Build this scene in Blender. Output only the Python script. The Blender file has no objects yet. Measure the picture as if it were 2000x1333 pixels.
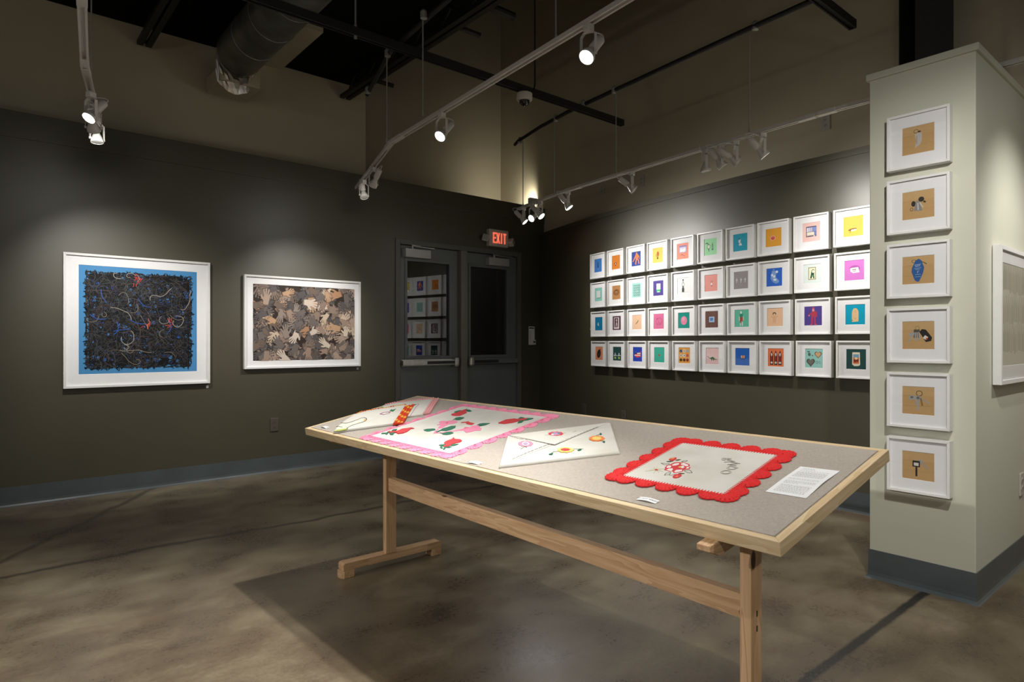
import bpy, bmesh, math, random
from mathutils import Vector, Matrix, Euler
S = bpy.context.scene
COL = S.collection
PI = math.pi
random.seed(7)

# ------------------------------------------------------------------ camera, world, exposure
cam_d = bpy.data.cameras.new('camera')
cam_d.sensor_width = 36.0
cam_d.lens = 1242.0 / 2000.0 * 36.0
cam_d.shift_y = 1.5 / 2000.0
cam_d.clip_start = 0.02
cam = bpy.data.objects.new('camera', cam_d)
COL.objects.link(cam)
cam.location = (0, 0, 1.135)
cam.rotation_euler = (PI / 2, 0, -math.atan2(0.64538, 0.76386))
S.camera = cam
W = bpy.data.worlds.new('world')
S.world = W
W.use_nodes = True
W.node_tree.nodes['Background'].inputs[0].default_value = (1.0, 0.95, 0.85, 1)
W.node_tree.nodes['Background'].inputs[1].default_value = 0.16
S.view_settings.view_transform = 'Standard'
S.view_settings.look = 'None'
S.view_settings.gamma = 1
S.view_settings.use_curve_mapping = False
S.view_settings.exposure = 0.0
S.cycles.use_denoising = True
S.cycles.sample_clamp_indirect = 4.0
S.cycles.max_bounces = 8
S.cycles.diffuse_bounces = 4
S.cycles.caustics_reflective = False
S.cycles.caustics_refractive = False
LAMP = 1.0            # overall lamp level
LCOL = (1.0, 0.965, 0.91)
SPILL = 0.045

# ------------------------------------------------------------------ colour and node helpers
def lin(c):
    return c / 12.92 if c <= 0.04045 else ((c + 0.055) / 1.055) ** 2.4
def hexc(h):
    h = h.lstrip('#')
    return tuple(lin(int(h[i:i + 2], 16) / 255) for i in (0, 2, 4))

class NT:
    def __init__(self, name):
        self.m = bpy.data.materials.new(name)
        self.m.use_nodes = True
        self.t = self.m.node_tree
        self.b = self.t.nodes['Principled BSDF']
        self.o = self.t.nodes['Material Output']
        self._tc = None
    def n(self, typ, ins=None, **kw):
        x = self.t.nodes.new(typ)
        for k, v in kw.items():
            setattr(x, k, v)
        for k, v in (ins or {}).items():
            if hasattr(v, 'default_value') or hasattr(v, 'links'):
                self.t.links.new(v, x.inputs[k])
            else:
                x.inputs[k].default_value = v
        return x
    def obj(self):
        if not self._tc:
            self._tc = self.n('ShaderNodeTexCoord')
        return self._tc.outputs['Object']
    def mapv(self, scale, loc=(0, 0, 0), rot=(0, 0, 0), v=None):
        return self.n('ShaderNodeMapping', {'Vector': v or self.obj(), 'Scale': scale, 'Location': loc, 'Rotation': rot}).outputs[0]
    def noise(self, v, scale, detail=4, rough=0.5, dist=0.0):
        return self.n('ShaderNodeTexNoise', {'Vector': v, 'Scale': scale, 'Detail': detail, 'Roughness': rough, 'Distortion': dist}).outputs['Fac']
    def math(self, op, a, b=0.0, c=None, clamp=False):
        ins = {0: a, 1: b}
        if c is not None:
            ins[2] = c
        return self.n('ShaderNodeMath', ins, operation=op, use_clamp=clamp).outputs[0]
    def ramp(self, f, stops):
        r = self.n('ShaderNodeValToRGB', {'Fac': f})
        e = r.color_ramp.elements
        while len(e) < len(stops):
            e.new(0.5)
        for i, (p, c) in enumerate(stops):
            e[i].position = p
            e[i].color = (c[0], c[1], c[2], 1)
        return r.outputs[0]
    def mixc(self, f, a, b, mode='MIX'):
        x = self.n('ShaderNodeMix', data_type='RGBA', blend_type=mode)
        for k, v in ((0, f), (6, a), (7, b)):
            if hasattr(v, 'links'):
                self.t.links.new(v, x.inputs[k])
            else:
                x.inputs[k].default_value = v if k == 0 else (v[0], v[1], v[2], 1)
        return x.outputs[2]
    def bump(self, h, strength=0.3, dist=0.002):
        x = self.n('ShaderNodeBump', {'Height': h, 'Strength': strength, 'Distance': dist})
        self.t.links.new(x.outputs[0], self.b.inputs['Normal'])
    def set(self, **kw):
        names = dict(color='Base Color', rough='Roughness', metal='Metallic', spec='Specular IOR Level', coat='Coat Weight', coatr='Coat Roughness', emit='Emission Color', es='Emission Strength', sheen='Sheen Weight')
        for k, v in kw.items():
            i = self.b.inputs[names[k]]
            if hasattr(v, 'links'):
                self.t.links.new(v, i)
            elif k in ('color', 'emit'):
                i.default_value = (v[0], v[1], v[2], 1)
            else:
                i.default_value = v
        return self.m

def plain(name, col, rough=0.5, metal=0.0, spec=0.5, var=0.06, scale=30.0, bump=0.0, bscale=200.0):
    n = NT(name)
    c = hexc(col) if isinstance(col, str) else col
    f = n.noise(n.obj(), scale, 3)
    n.set(color=n.ramp(f, [(0.3, tuple(x * (1 - var) for x in c)), (0.7, tuple(min(1, x * (1 + var)) for x in c))]), rough=rough, metal=metal, spec=spec)
    if bump:
        n.bump(n.noise(n.obj(), bscale, 2), bump, 0.001)
    return n.m

M = {}
M['white'] = plain('white_lacquer', (0.80, 0.80, 0.79), 0.35, var=0.02)
M['mat'] = plain('mat_board', (0.86, 0.86, 0.87), 0.9, spec=0.1, var=0.01, bump=0.1, bscale=600)
M['olive'] = plain('olive_wall_paint', (0.058, 0.052, 0.030), 0.46, spec=0.85, var=0.05, scale=3, bump=0.12, bscale=260)
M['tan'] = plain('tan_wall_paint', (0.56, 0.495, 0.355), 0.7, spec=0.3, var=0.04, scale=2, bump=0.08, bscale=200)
M['tan2'] = plain('dark_tan_wall', (0.40, 0.35, 0.26), 0.7, spec=0.3, var=0.04, scale=2, bump=0.08, bscale=200)  # darker tan, used on the recess wall only
M['sage'] = plain('sage_wall_paint', (0.60, 0.605, 0.50), 0.6, spec=0.3, var=0.02, scale=3, bump=0.06, bscale=260)
M['black'] = plain('black_paint', (0.012, 0.012, 0.011), 0.5, var=0.2)
M['deck'] = plain('black_ceiling_deck', (0.006, 0.006, 0.006), 0.9, spec=0.1, var=0.2)
M['vinyl'] = plain('grey_vinyl_base', (0.080, 0.097, 0.105), 0.33, var=0.10, scale=6)
M['fixture'] = plain('white_fixture', (0.66, 0.64, 0.60), 0.42, var=0.03)
M['galv'] = plain('galvanised_steel', (0.26, 0.26, 0.235), 0.42, metal=0.8, var=0.25, scale=7)
M['foil'] = plain('crinkled_foil', (0.62, 0.61, 0.57), 0.28, metal=0.95, var=0.1)
M['rod'] = plain('threaded_steel', (0.45, 0.45, 0.42), 0.45, metal=0.7)
M['door'] = plain('grey_door_paint', (0.135, 0.148, 0.155), 0.42, var=0.06, scale=5)
M['doorframe'] = plain('olive_grey_door_frame', (0.11, 0.112, 0.10), 0.45, var=0.05)
M['mullion'] = plain('khaki_mullion', (0.17, 0.165, 0.13), 0.45, var=0.05)
M['steel'] = plain('brushed_steel', (0.55, 0.54, 0.52), 0.32, metal=0.8, var=0.1, scale=40)
M['alu'] = plain('aluminium_cover', (0.42, 0.42, 0.42), 0.4, metal=0.2, var=0.04)
M['paper'] = plain('white_paper', (0.82, 0.83, 0.84), 0.85, spec=0.1, var=0.01)
M['ink'] = plain('grey_ink', (0.30, 0.30, 0.31), 0.8, var=0.1)
M['inkdark'] = plain('dark_ink', (0.03, 0.03, 0.035), 0.8, var=0.1)
M['beige'] = plain('beige_plastic', (0.58, 0.55, 0.48), 0.45)
M['darkplate'] = plain('brown_cover_plate', (0.085, 0.075, 0.06), 0.35)
M['ivory'] = plain('ivory_plate', (0.50, 0.48, 0.42), 0.4)
M['socket'] = plain('dark_slot', (0.03, 0.028, 0.025), 0.6)
M['dome'] = plain('smoked_dome', (0.01, 0.01, 0.011), 0.06, spec=0.8)
M['bulboff'] = plain('unlit_reflector', (0.55, 0.54, 0.50), 0.25, var=0.1)

def emissive(name, col, s):
    n = NT(name)
    f = n.noise(n.obj(), 40, 2)
    n.set(color=(0.8, 0.8, 0.8), emit=n.ramp(f, [(0.2, tuple(c * 0.94 for c in col)), (0.8, col)]), es=s)
    return n.m
M['lens'] = emissive('lit_lens', (1.0, 0.97, 0.90), 14.0)
M['exit'] = emissive('exit_letters', hexc('#ff5a3c'), 0.95)
M['emlens'] = plain('clear_lens', (0.34, 0.33, 0.31), 0.25, var=0.3, scale=300)

def schlick(n):
    g = n.n('ShaderNodeNewGeometry')
    d = n.n('ShaderNodeVectorMath', {0: g.outputs['Incoming'], 1: g.outputs['Normal']}, operation='DOT_PRODUCT').outputs['Value']
    q = n.math('SUBTRACT', 1.0, n.math('ABSOLUTE', d), clamp=True)
    return n.math('ADD', 0.045, n.math('MULTIPLY', n.math('POWER', q, 5.0), 0.95))
def glazing(name, tint, refl):
    n = NT(name)
    f = n.math('MULTIPLY', schlick(n), refl, clamp=True)
    tr = n.n('ShaderNodeBsdfTransparent', {'Color': (*tint, 1)})
    gl = n.n('ShaderNodeBsdfGlossy', {'Roughness': 0.02, 'Color': (0.95, 0.97, 0.96, 1)})
    mx = n.n('ShaderNodeMixShader', {0: f, 1: tr.outputs[0], 2: gl.outputs[0]})
    n.t.links.new(mx.outputs[0], n.o.inputs['Surface'])
    return n.m
M['glass'] = glazing('picture_glass', (0.985, 0.985, 0.985), 1.0)
def wired_glass():
    n = NT('wired_door_glass')
    w1 = n.n('ShaderNodeTexWave', {'Vector': n.mapv((1, 1, 1), rot=(0, 0.785, 0)), 'Scale': 14.0}, bands_direction='X').outputs['Fac']
    w2 = n.n('ShaderNodeTexWave', {'Vector': n.mapv((1, 1, 1), rot=(0, -0.785, 0)), 'Scale': 14.0}, bands_direction='X').outputs['Fac']
    wire = n.math('GREATER_THAN', n.math('MAXIMUM', w1, w2), 0.985)
    f = n.math('MULTIPLY', schlick(n), 2.0, clamp=True)
    tr = n.n('ShaderNodeBsdfTransparent', {'Color': (0.6, 0.64, 0.62, 1)})
    gl = n.n('ShaderNodeBsdfGlossy', {'Roughness': 0.015, 'Color': (0.95, 0.97, 0.96, 1)})
    mx = n.n('ShaderNodeMixShader', {0: f, 1: tr.outputs[0], 2: gl.outputs[0]})
    df = n.n('ShaderNodeBsdfDiffuse', {'Color': (0.05, 0.05, 0.048, 1)})
    mx2 = n.n('ShaderNodeMixShader', {0: n.math('MULTIPLY', wire, 0.5), 1: mx.outputs[0], 2: df.outputs[0]})
    n.t.links.new(mx2.outputs[0], n.o.inputs['Surface'])
    return n.m
M['wired'] = wired_glass()

def ink_material(name, rough=0.6, bumpy=0.0, scale=900):
    n = NT(name)
    a = n.n('ShaderNodeAttribute', attribute_name='Col').outputs['Color']
    f = n.noise(n.obj(), 60, 3)
    n.set(color=n.mixc(n.math('MULTIPLY', f, 0.12), a, (0.02, 0.02, 0.02)), rough=rough, spec=0.2)
    if bumpy:
        n.bump(n.noise(n.obj(), scale, 2), bumpy, 0.001)
    return n.m
M['print'] = ink_material('printed_photograph', 0.55)
M['thread'] = ink_material('embroidery_thread', 0.7, 0.6, 700)
M['yarn'] = ink_material('crochet_yarn', 0.8, 0.7, 500)

def wood(name, axis, c_lo, c_mid, c_hi, knots=True, rough=0.55, seed=0.0):
    n = NT(name)
    sc = [16.0, 16.0, 16.0]
    sc[axis] = 1.3
    v = n.mapv(tuple(sc), loc=(seed, seed * 1.7, seed * 0.6))
    w = n.noise(v, 1.0, 3, 0.6, 0.6)
    sc2 = [70.0, 70.0, 70.0]
    sc2[axis] = 2.0
    g = n.noise(n.mapv(tuple(sc2)), 1.0, 4, 0.65, 0.3)
    rings = n.math('FRACT', n.math('MULTIPLY', w, 7.0))
    f = n.math('ADD', n.math('MULTIPLY', rings, 0.45), n.math('MULTIPLY', g, 0.6), clamp=True)
    col = n.ramp(f, [(0.15, c_lo), (0.5, c_mid), (0.85, c_hi)])
    if knots:
        sk = [11.0, 11.0, 11.0]
        sk[axis] = 5.0
        vo = n.n('ShaderNodeTexVoronoi', {'Vector': n.mapv(tuple(sk), loc=(seed * 3, seed, seed * 2)), 'Scale': 1.0, 'Randomness': 1.0})
        sep = n.n('ShaderNodeSeparateColor', {'Color': vo.outputs['Color']})
        keep = n.math('GREATER_THAN', sep.outputs[0], 0.66)
        d = vo.outputs['Distance']
        core = n.math('MULTIPLY', keep, n.math('SUBTRACT', 1.0, n.math('SMOOTH_MIN', n.math('MULTIPLY', d, 6.0), 1.0, 0.1), clamp=True), clamp=True)
        k1 = n.ramp(core, [(0.12, (0, 0, 0)), (0.35, (1, 1, 1))])
        col = n.mixc(k1, col, tuple(c * 0.22 for c in c_lo))
    n.set(color=col, rough=rough, spec=0.3)
    n.bump(g, 0.12, 0.001)
    return n.m
PINE = (hexc('#c2a77e'), hexc('#d2b992'), hexc('#e0caa6'))
CEDAR = (hexc('#b48c66'), hexc('#cba57e'), hexc('#dab791'))
for i, ax in enumerate('xyz'):
    M['pine_' + ax] = wood('pine_' + ax, i, *PINE, knots=False, seed=1.3 + i)
    M['cedar_' + ax] = wood('cedar_' + ax, i, *CEDAR, knots=True, seed=2.1 + i)

def linen():
    n = NT('linen_weave')
    a = n.noise(n.mapv((900, 60, 100)), 1.0, 2)
    b = n.noise(n.mapv((60, 900, 100)), 1.0, 2)
    f = n.math('MULTIPLY', n.math('ADD', a, b), 0.5)
    big = n.noise(n.obj(), 5, 3)
    f2 = n.math('ADD', n.math('MULTIPLY', f, 0.85), n.math('MULTIPLY', big, 0.15))
    n.set(color=n.ramp(f2, [(0.32, (0.30, 0.265, 0.225)), (0.5, (0.40, 0.36, 0.315)), (0.68, (0.50, 0.46, 0.41))]), rough=0.9, spec=0.15)
    n.bump(f, 0.5, 0.001)
    return n.m
M['linen'] = linen()
def cotton():
    n = NT('cream_cotton')
    f = n.noise(n.obj(), 9, 4)
    wv = n.noise(n.mapv((1200, 1200, 100)), 1.0, 2)
    st = n.noise(n.obj(), 5, 2)
    n.set(color=n.mixc(n.ramp(st, [(0.55, (0, 0, 0)), (0.8, (0.5, 0.5, 0.5))]), n.ramp(f, [(0.3, (0.60, 0.585, 0.53)), (0.7, (0.68, 0.67, 0.625))]), (0.58, 0.53, 0.45)), rough=0.9, spec=0.1)
    n.bump(n.math('ADD', n.math('MULTIPLY', f, 3.0), n.math('MULTIPLY', wv, 0.3)), 0.35, 0.004)
    return n.m
M['cotton'] = cotton()

def concrete():
    n = NT('stained_concrete')
    P_ = n.obj()
    big = n.noise(P_, 0.8, 5, 0.55, 0.1)
    mid = n.noise(n.mapv((1.0, 1.35, 1.0)), 2.8, 6, 0.52, 0.15)
    fine = n.noise(P_, 55, 6, 0.75)
    f = n.math('ADD', n.math('ADD', n.math('MULTIPLY', big, 0.42), n.math('MULTIPLY', mid, 0.46)), n.math('MULTIPLY', fine, 0.22))
    col = n.ramp(f, [(0.40, (0.060, 0.042, 0.027)), (0.51, (0.112, 0.084, 0.053)), (0.60, (0.172, 0.140, 0.090)), (0.72, (0.260, 0.222, 0.148))])
    rust = n.ramp(n.noise(P_, 1.9, 4, 0.6), [(0.60, (0, 0, 0)), (0.78, (0.55, 0.55, 0.55))])
    col = n.mixc(rust, col, (0.115, 0.058, 0.030))
    # fine dark scuffs, drawn out along x
    sc = n.noise(n.mapv((16, 60, 1), rot=(0, 0, 0.35)), 1.0, 6, 0.75)
    scm = n.ramp(sc, [(0.625, (0, 0, 0)), (0.69, (0.8, 0.8, 0.8))])
    area = n.ramp(n.noise(P_, 0.9, 2), [(0.45, (0.1, 0.1, 0.1)), (0.62, (1, 1, 1))])
    scm = n.mixc(1.0, scm, area, 'MULTIPLY')
    col = n.mixc(scm, col, (0.022, 0.018, 0.015))
    # saw cuts and cracks with ragged filled edges
    sx = n.n('ShaderNodeSeparateXYZ', {'Vector': P_})
    X, Y = sx.outputs[0], sx.outputs[1]
    wob = n.math('SUBTRACT', n.noise(P_, 7.0, 6, 0.7), 0.5)
    wob2 = n.math('SUBTRACT', n.noise(P_, 1.6, 3), 0.5)
    def band(dist, wid, soft):
        q = n.math('ABSOLUTE', dist)
        return n.math('SUBTRACT', 1.0, n.math('DIVIDE', n.math('SUBTRACT', q, wid), soft), clamp=True)
    j1 = band(n.math('ADD', n.math('SUBTRACT', Y, 0.992), n.math('MULTIPLY', wob, 0.03)), 0.012, 0.012)
    j2 = band(n.math('ADD', n.math('ADD', n.math('SUBTRACT', Y, 3.93), n.math('MULTIPLY', wob, 0.05)), n.math('MULTIPLY', wob2, 0.16)), 0.006, 0.03)
    # diagonal crack from the saw cut to the wall
    dx, dy = 0.956, 1.35
    L = math.hypot(dx, dy)
    dd = n.math('SUBTRACT', n.math('MULTIPLY', n.math('SUBTRACT', X, 0.10), dy / L), n.math('MULTIPLY', n.math('SUBTRACT', Y, 4.19), dx / L))
    dd = n.math('ADD', n.math('ADD', dd, n.math('MULTIPLY', wob, 0.09)), n.math('MULTIPLY', wob2, 0.12))
    j3 = n.math('MULTIPLY', band(dd, 0.006, 0.03), n.math('MULTIPLY', n.math('GREATER_THAN', Y, 4.1), n.math('LESS_THAN', X, 1.25)))
    col = n.mixc(n.math('MULTIPLY', j3, 0.75), col, (0.045, 0.038, 0.030))
    col = n.mixc(n.math('MULTIPLY', j2, 0.75), col, (0.018, 0.016, 0.013))
    col = n.mixc(n.math('MULTIPLY', j1, 0.92), col, (0.012, 0.013, 0.012))
    rough = n.n('ShaderNodeMapRange', {'Value': n.math('ADD', n.math('MULTIPLY', mid, 0.6), n.math('MULTIPLY', fine, 0.4)), 'From Min': 0.3, 'From Max': 0.7, 'To Min': 0.2, 'To Max': 0.44}).outputs[0]
    n.set(color=col, rough=rough, spec=0.45)
    n.bump(n.math('ADD', fine, n.math('MULTIPLY', j1, -1.0)), 0.12, 0.003)
    return n.m
M['floor'] = concrete()

# ------------------------------------------------------------------ mesh builder
class MB:
    def __init__(self):
        self.v, self.f, self.mi, self.fc = [], [], [], []
    def face(self, pts, mi=0, col=None):
        i = len(self.v)
        self.v += [tuple(p) for p in pts]
        self.f.append(tuple(range(i, i + len(pts))))
        self.mi.append(mi)
        self.fc.append(col)
    def add(self, vs, fs, mi=0, col=None):
        i = len(self.v)
        self.v += [tuple(p) for p in vs]
        for f in fs:
            self.f.append(tuple(i + k for k in f))
            self.mi.append(mi)
            self.fc.append(col)
    def box(self, x0, x1, y0, y1, z0, z1, mi=0, col=None, m=None):
        vs = [(x, y, z) for z in (z0, z1) for y in (y0, y1) for x in (x0, x1)]
        if m:
            vs = [m @ Vector(p) for p in vs]
        self.add(vs, [(0, 2, 3, 1), (4, 5, 7, 6), (0, 1, 5, 4), (2, 6, 7, 3), (0, 4, 6, 2), (1, 3, 7, 5)], mi, col)
    def prism(self, pts, z0, z1, mi=0, col=None, m=None, inset=0.0):
        # outline in xy, extruded in z; with inset the top is drawn in
        n = len(pts)
        ar = sum(pts[i][0] * pts[(i + 1) % n][1] - pts[(i + 1) % n][0] * pts[i][1] for i in range(n))
        if ar < 0:
            pts = pts[::-1]
        lo = [(p[0], p[1], z0) for p in pts]
        rows = [lo, [(p[0], p[1], z1 if not inset else z0 + (z1 - z0) * 0.55) for p in pts]]
        if inset:
            top = []
            for i in range(n):
                a, b, c = Vector(pts[i - 1]), Vector(pts[i]), Vector(pts[(i + 1) % n])
                e1, e2 = (b - a).normalized(), (c - b).normalized()
                nn = Vector((-e1.y, e1.x)) + Vector((-e2.y, e2.x))
                if nn.length > 1e-6:
                    nn.normalize()
                q = b + nn * inset
                top.append((q.x, q.y, z1))
            rows.append(top)
        vs = [p for r in rows for p in r]
        if m:
            vs = [m @ Vector(p) for p in vs]
        fs = [tuple(range(n))[::-1], tuple(range((len(rows) - 1) * n, len(rows) * n))]
        for r in range(len(rows) - 1):
            for i in range(n):
                j = (i + 1) % n
                fs.append((r * n + i, r * n + j, (r + 1) * n + j, (r + 1) * n + i))
        self.add(vs, fs, mi, col)
    def tube(self, pts, r, n=8, mi=0, col=None, caps=True):
        pts = [Vector(p) for p in pts]
        rs = r if isinstance(r, (list, tuple)) else [r] * len(pts)
        vs, fs = [], []
        up = None
        for i, p in enumerate(pts):
            d = (pts[min(i + 1, len(pts) - 1)] - pts[max(i - 1, 0)]).normalized()
            if up is None:
                up = Vector((0, 0, 1)) if abs(d.z) < 0.9 else Vector((1, 0, 0))
            sx = d.cross(up).normalized()
            up = sx.cross(d).normalized()
            for k in range(n):
                a = 2 * PI * k / n
                vs.append(p + (sx * math.cos(a) + up * math.sin(a)) * rs[i])
        for i in range(len(pts) - 1):
            for k in range(n):
                k2 = (k + 1) % n
                fs.append((i * n + k, i * n + k2, (i + 1) * n + k2, (i + 1) * n + k))
        if caps:
            fs.append(tuple(range(n))[::-1])
            fs.append(tuple(range((len(pts) - 1) * n, len(pts) * n)))
        self.add(vs, fs, mi, col)
    def lathe(self, prof, n=20, m=None, mi=0, col=None):
        # profile (r, z) about the local z axis
        vs, fs = [], []
        for r, z in prof:
            for k in range(n):
                a = 2 * PI * k / n
                p = Vector((r * math.cos(a), r * math.sin(a), z))
                vs.append(m @ p if m else p)
        for i in range(len(prof) - 1):
            for k in range(n):
                k2 = (k + 1) % n
                fs.append((i * n + k, i * n + k2, (i + 1) * n + k2, (i + 1) * n + k))
        fs.append(tuple(range(n))[::-1])
        fs.append(tuple(range((len(prof) - 1) * n, len(prof) * n)))
        self.add(vs, fs, mi, col)
    def ellipsoid(self, c, ax, n=8, k=5, mi=0, col=None):
        c = Vector(c)
        a, b, d = [Vector(x) for x in ax]
        vs, fs = [c + d], []
        for i in range(1, k):
            t = PI * i / k
            for j in range(n):
                s = 2 * PI * j / n
                vs.append(c + d * math.cos(t) + (a * math.cos(s) + b * math.sin(s)) * math.sin(t))
        vs.append(c - d)
        for j in range(n):
            j2 = (j + 1) % n
            fs.append((0, 1 + j, 1 + j2))
            for i in range(k - 2):
                p = 1 + i * n
                fs.append((p + j, p + n + j, p + n + j2, p + j2))
            p = 1 + (k - 2) * n
            fs.append((p + j, len(vs) - 1, p + j2))
        self.add(vs, fs, mi, col)
    def build(self, name, mats, parent=None, smooth=False, bevel=0.0, loc=None, rotz=0.0):
        me = bpy.data.meshes.new(name)
        me.from_pydata(self.v, [], self.f)
        if not isinstance(mats, (list, tuple)):
            mats = [mats]
        for m_ in mats:
            me.materials.append(m_)
        me.polygons.foreach_set('material_index', self.mi)
        if any(c is not None for c in self.fc):
            at = me.color_attributes.new('Col', 'FLOAT_COLOR', 'CORNER')
            buf = []
            for p, c in zip(self.f, self.fc):
                c = c or (0.8, 0.8, 0.8)
                buf += [c[0], c[1], c[2], 1.0] * len(p)
            at.data.foreach_set('color', buf)
        bm = bmesh.new()
        bm.from_mesh(me)
        bmesh.ops.recalc_face_normals(bm, faces=bm.faces) if not getattr(self, 'keep', False) else None
        bm.to_mesh(me)
        bm.free()
        if smooth:
            me.polygons.foreach_set('use_smooth', [True] * len(me.polygons))
            try:
                me.set_sharp_from_angle(angle=math.radians(40))
            except Exception:
                pass
        o = bpy.data.objects.new(name, me)
        COL.objects.link(o)
        if bevel:
            md = o.modifiers.new('bevel', 'BEVEL')
            md.width = bevel
            md.segments = 2
            md.limit_method = 'ANGLE'
        if parent:
            o.parent = parent
        if loc is not None:
            o.location = loc
        o.rotation_euler.z = rotz
        return o

def tag(o, label=None, cat=None, group=None, kind=None):
    if label: o['label'] = label
    if cat: o['category'] = cat
    if group: o['group'] = group
    if kind: o['kind'] = kind
    return o
def thing(name, label, cat, loc=(0, 0, 0), rotz=0.0, group=None):
    o = bpy.data.objects.new(name, None)
    o.empty_display_size = 0.1
    COL.objects.link(o)
    o.location = loc
    o.rotation_euler.z = rotz
    return tag(o, label, cat, group)
def struct(o):
    o['kind'] = 'structure'
    return o
def boxobj(name, mt, x0, x1, y0, y1, z0, z1, parent=None, bevel=0.0):
    b = MB()
    b.box(x0, x1, y0, y1, z0, z1)
    return b.build(name, mt, parent, bevel=bevel)

# ------------------------------------------------------------------ room shell
LW = 5.567                       # plane of the dark wall with the doors
def rwx(y):                      # the gently curved right wall
    return 0.036 * y * y - 0.086 * y + 4.519
b = MB(); b.box(-5, 6.2, -4.5, 7.2, -0.1, 0)
struct(b.build('floor', M['floor']))
DX0, DX1, DZ = 3.187, 4.836, 2.165
b = MB()
b.box(-5, DX0, LW, LW + 0.13, 0, 2.72)
b.box(DX1, 5.262, LW, LW + 0.13, 0, 2.72)
b.box(DX0, DX1, LW, LW + 0.13, DZ, 2.72)
struct(b.build('wall_left', M['olive']))
b = MB(); b.box(-5, 5.27, LW - 0.012, LW + 0.142, 2.545, 2.728)
struct(b.build('trim_1', M['olive'], bevel=0.003))
# curved right wall with its cap and base
ys = [0.9 + (5.56 - 0.9) * i / 40 for i in range(41)]
def wall_sweep(off0, off1, z0, z1):
    mb = MB()
    vs, fs = [], []
    for y in ys:
        sl = 0.072 * y - 0.086
        nx, ny = 1 / math.hypot(1, sl), -sl / math.hypot(1, sl)
        for o_, z in ((off0, z0), (off1, z0), (off1, z1), (off0, z1)):
            vs.append((rwx(y) + nx * o_, y + ny * o_, z))
    n = len(ys)
    for i in range(n - 1):
        for k in range(4):
            k2 = (k + 1) % 4
            fs.append((i * 4 + k, i * 4 + k2, (i + 1) * 4 + k2, (i + 1) * 4 + k))
    fs += [(0, 1, 2, 3), ((n - 1) * 4 + 3, (n - 1) * 4 + 2, (n - 1) * 4 + 1, (n - 1) * 4)]
    mb.add(vs, fs)
    return mb
struct(wall_sweep(0, 0.12, 0, 2.40).build('wall_right', M['olive'], smooth=True))
struct(wall_sweep(-0.012, 0.13, 2.378, 2.422).build('trim_2', M['olive'], smooth=True))
# sage divider wall with cap
b = MB(); b.box(3.302, 4.60, 0.805, 1.232, 0, 2.40)
struct(b.build('wall_divider', M['sage'], bevel=0.004))
b = MB(); b.box(3.288, 4.60, 0.791, 1.244, 2.392, 2.424)
struct(b.build('trim_3', M['sage'], bevel=0.003))
# tall tan walls above and behind
b = MB(); b.box(-5, 3.19, 6.2, 6.34, 0, 3.9); b.box(3.05, 3.19, 6.34, 6.5, 0, 3.9)
struct(b.build('wall_back', M['tan']))
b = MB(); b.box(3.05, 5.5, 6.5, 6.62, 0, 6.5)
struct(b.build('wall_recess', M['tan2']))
b = MB(); b.prism([(5.302, 6.55), (4.535, -1.2), (4.70, -1.2), (5.46, 6.55)], 0, 6.5)
struct(b.build('wall_upper', M['tan']))
b = MB()
b.box(-5, 3.2, -2.0, 6.34, 3.83, 6.6)
b.box(3.2, 5.6, -2.0, 6.62, 6.5, 6.6)
struct(b.build('ceiling', M['deck']))
b = MB(); b.box(1.93, 2.285, 5.215, 6.2, 3.79, 3.832)
struct(b.build('trim_4', M['tan']))
b = MB(); b.box(-5, 5.25, LW + 0.13, 6.19, 2.68, 2.70)
struct(b.build('trim_5', M['olive']))
# vinyl cove base
def cove(path, name, close=False):
    prof = [(0.000, 0.135), (0.004, 0.135), (0.005, 0.03), (0.007, 0.014), (0.013, 0.004), (0.018, 0.0), (0, 0)]
    mb = MB()
    vs, fs = [], []
    n = len(path)
    for i, p in enumerate(path):
        p = Vector(p)
        a = Vector(path[max(i - 1, 0)]); c = Vector(path[min(i + 1, n - 1)])
        e1 = (p - a).normalized() if i > 0 else (c - p).normalized()
        e2 = (c - p).normalized() if i < n - 1 else e1
        n1, n2 = Vector((-e1.y, e1.x)), Vector((-e2.y, e2.x))
        nn = (n1 + n2).normalized()
        nn = nn / max(0.3, nn.dot(n1))
        for o_, z in prof:
            vs.append((p.x + nn.x * o_, p.y + nn.y * o_, z))
    k = len(prof)
    for i in range(n - 1):
        for j in range(k):
            j2 = (j + 1) % k
            fs.append((i * k + j, i * k + j2, (i + 1) * k + j2, (i + 1) * k + j))
    fs += [tuple(range(k)), tuple(range((n - 1) * k, n * k))]
    mb.add(vs, fs)
    return struct(mb.build(name, M['vinyl']))
cove([(DX0 - 0.01, LW), (-5, LW)], 'baseboard_left')
cove([(5.13, LW), (DX1 + 0.01, LW)], 'baseboard_corner')
cove([(rwx(y), y) for y in [1.25 + 4.29 * i / 30 for i in range(31)]], 'baseboard_right')
cove([(4.45, 1.232), (3.302, 1.232), (3.302, 0.805), (4.60, 0.805)][::-1], 'baseboard_divider')

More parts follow.
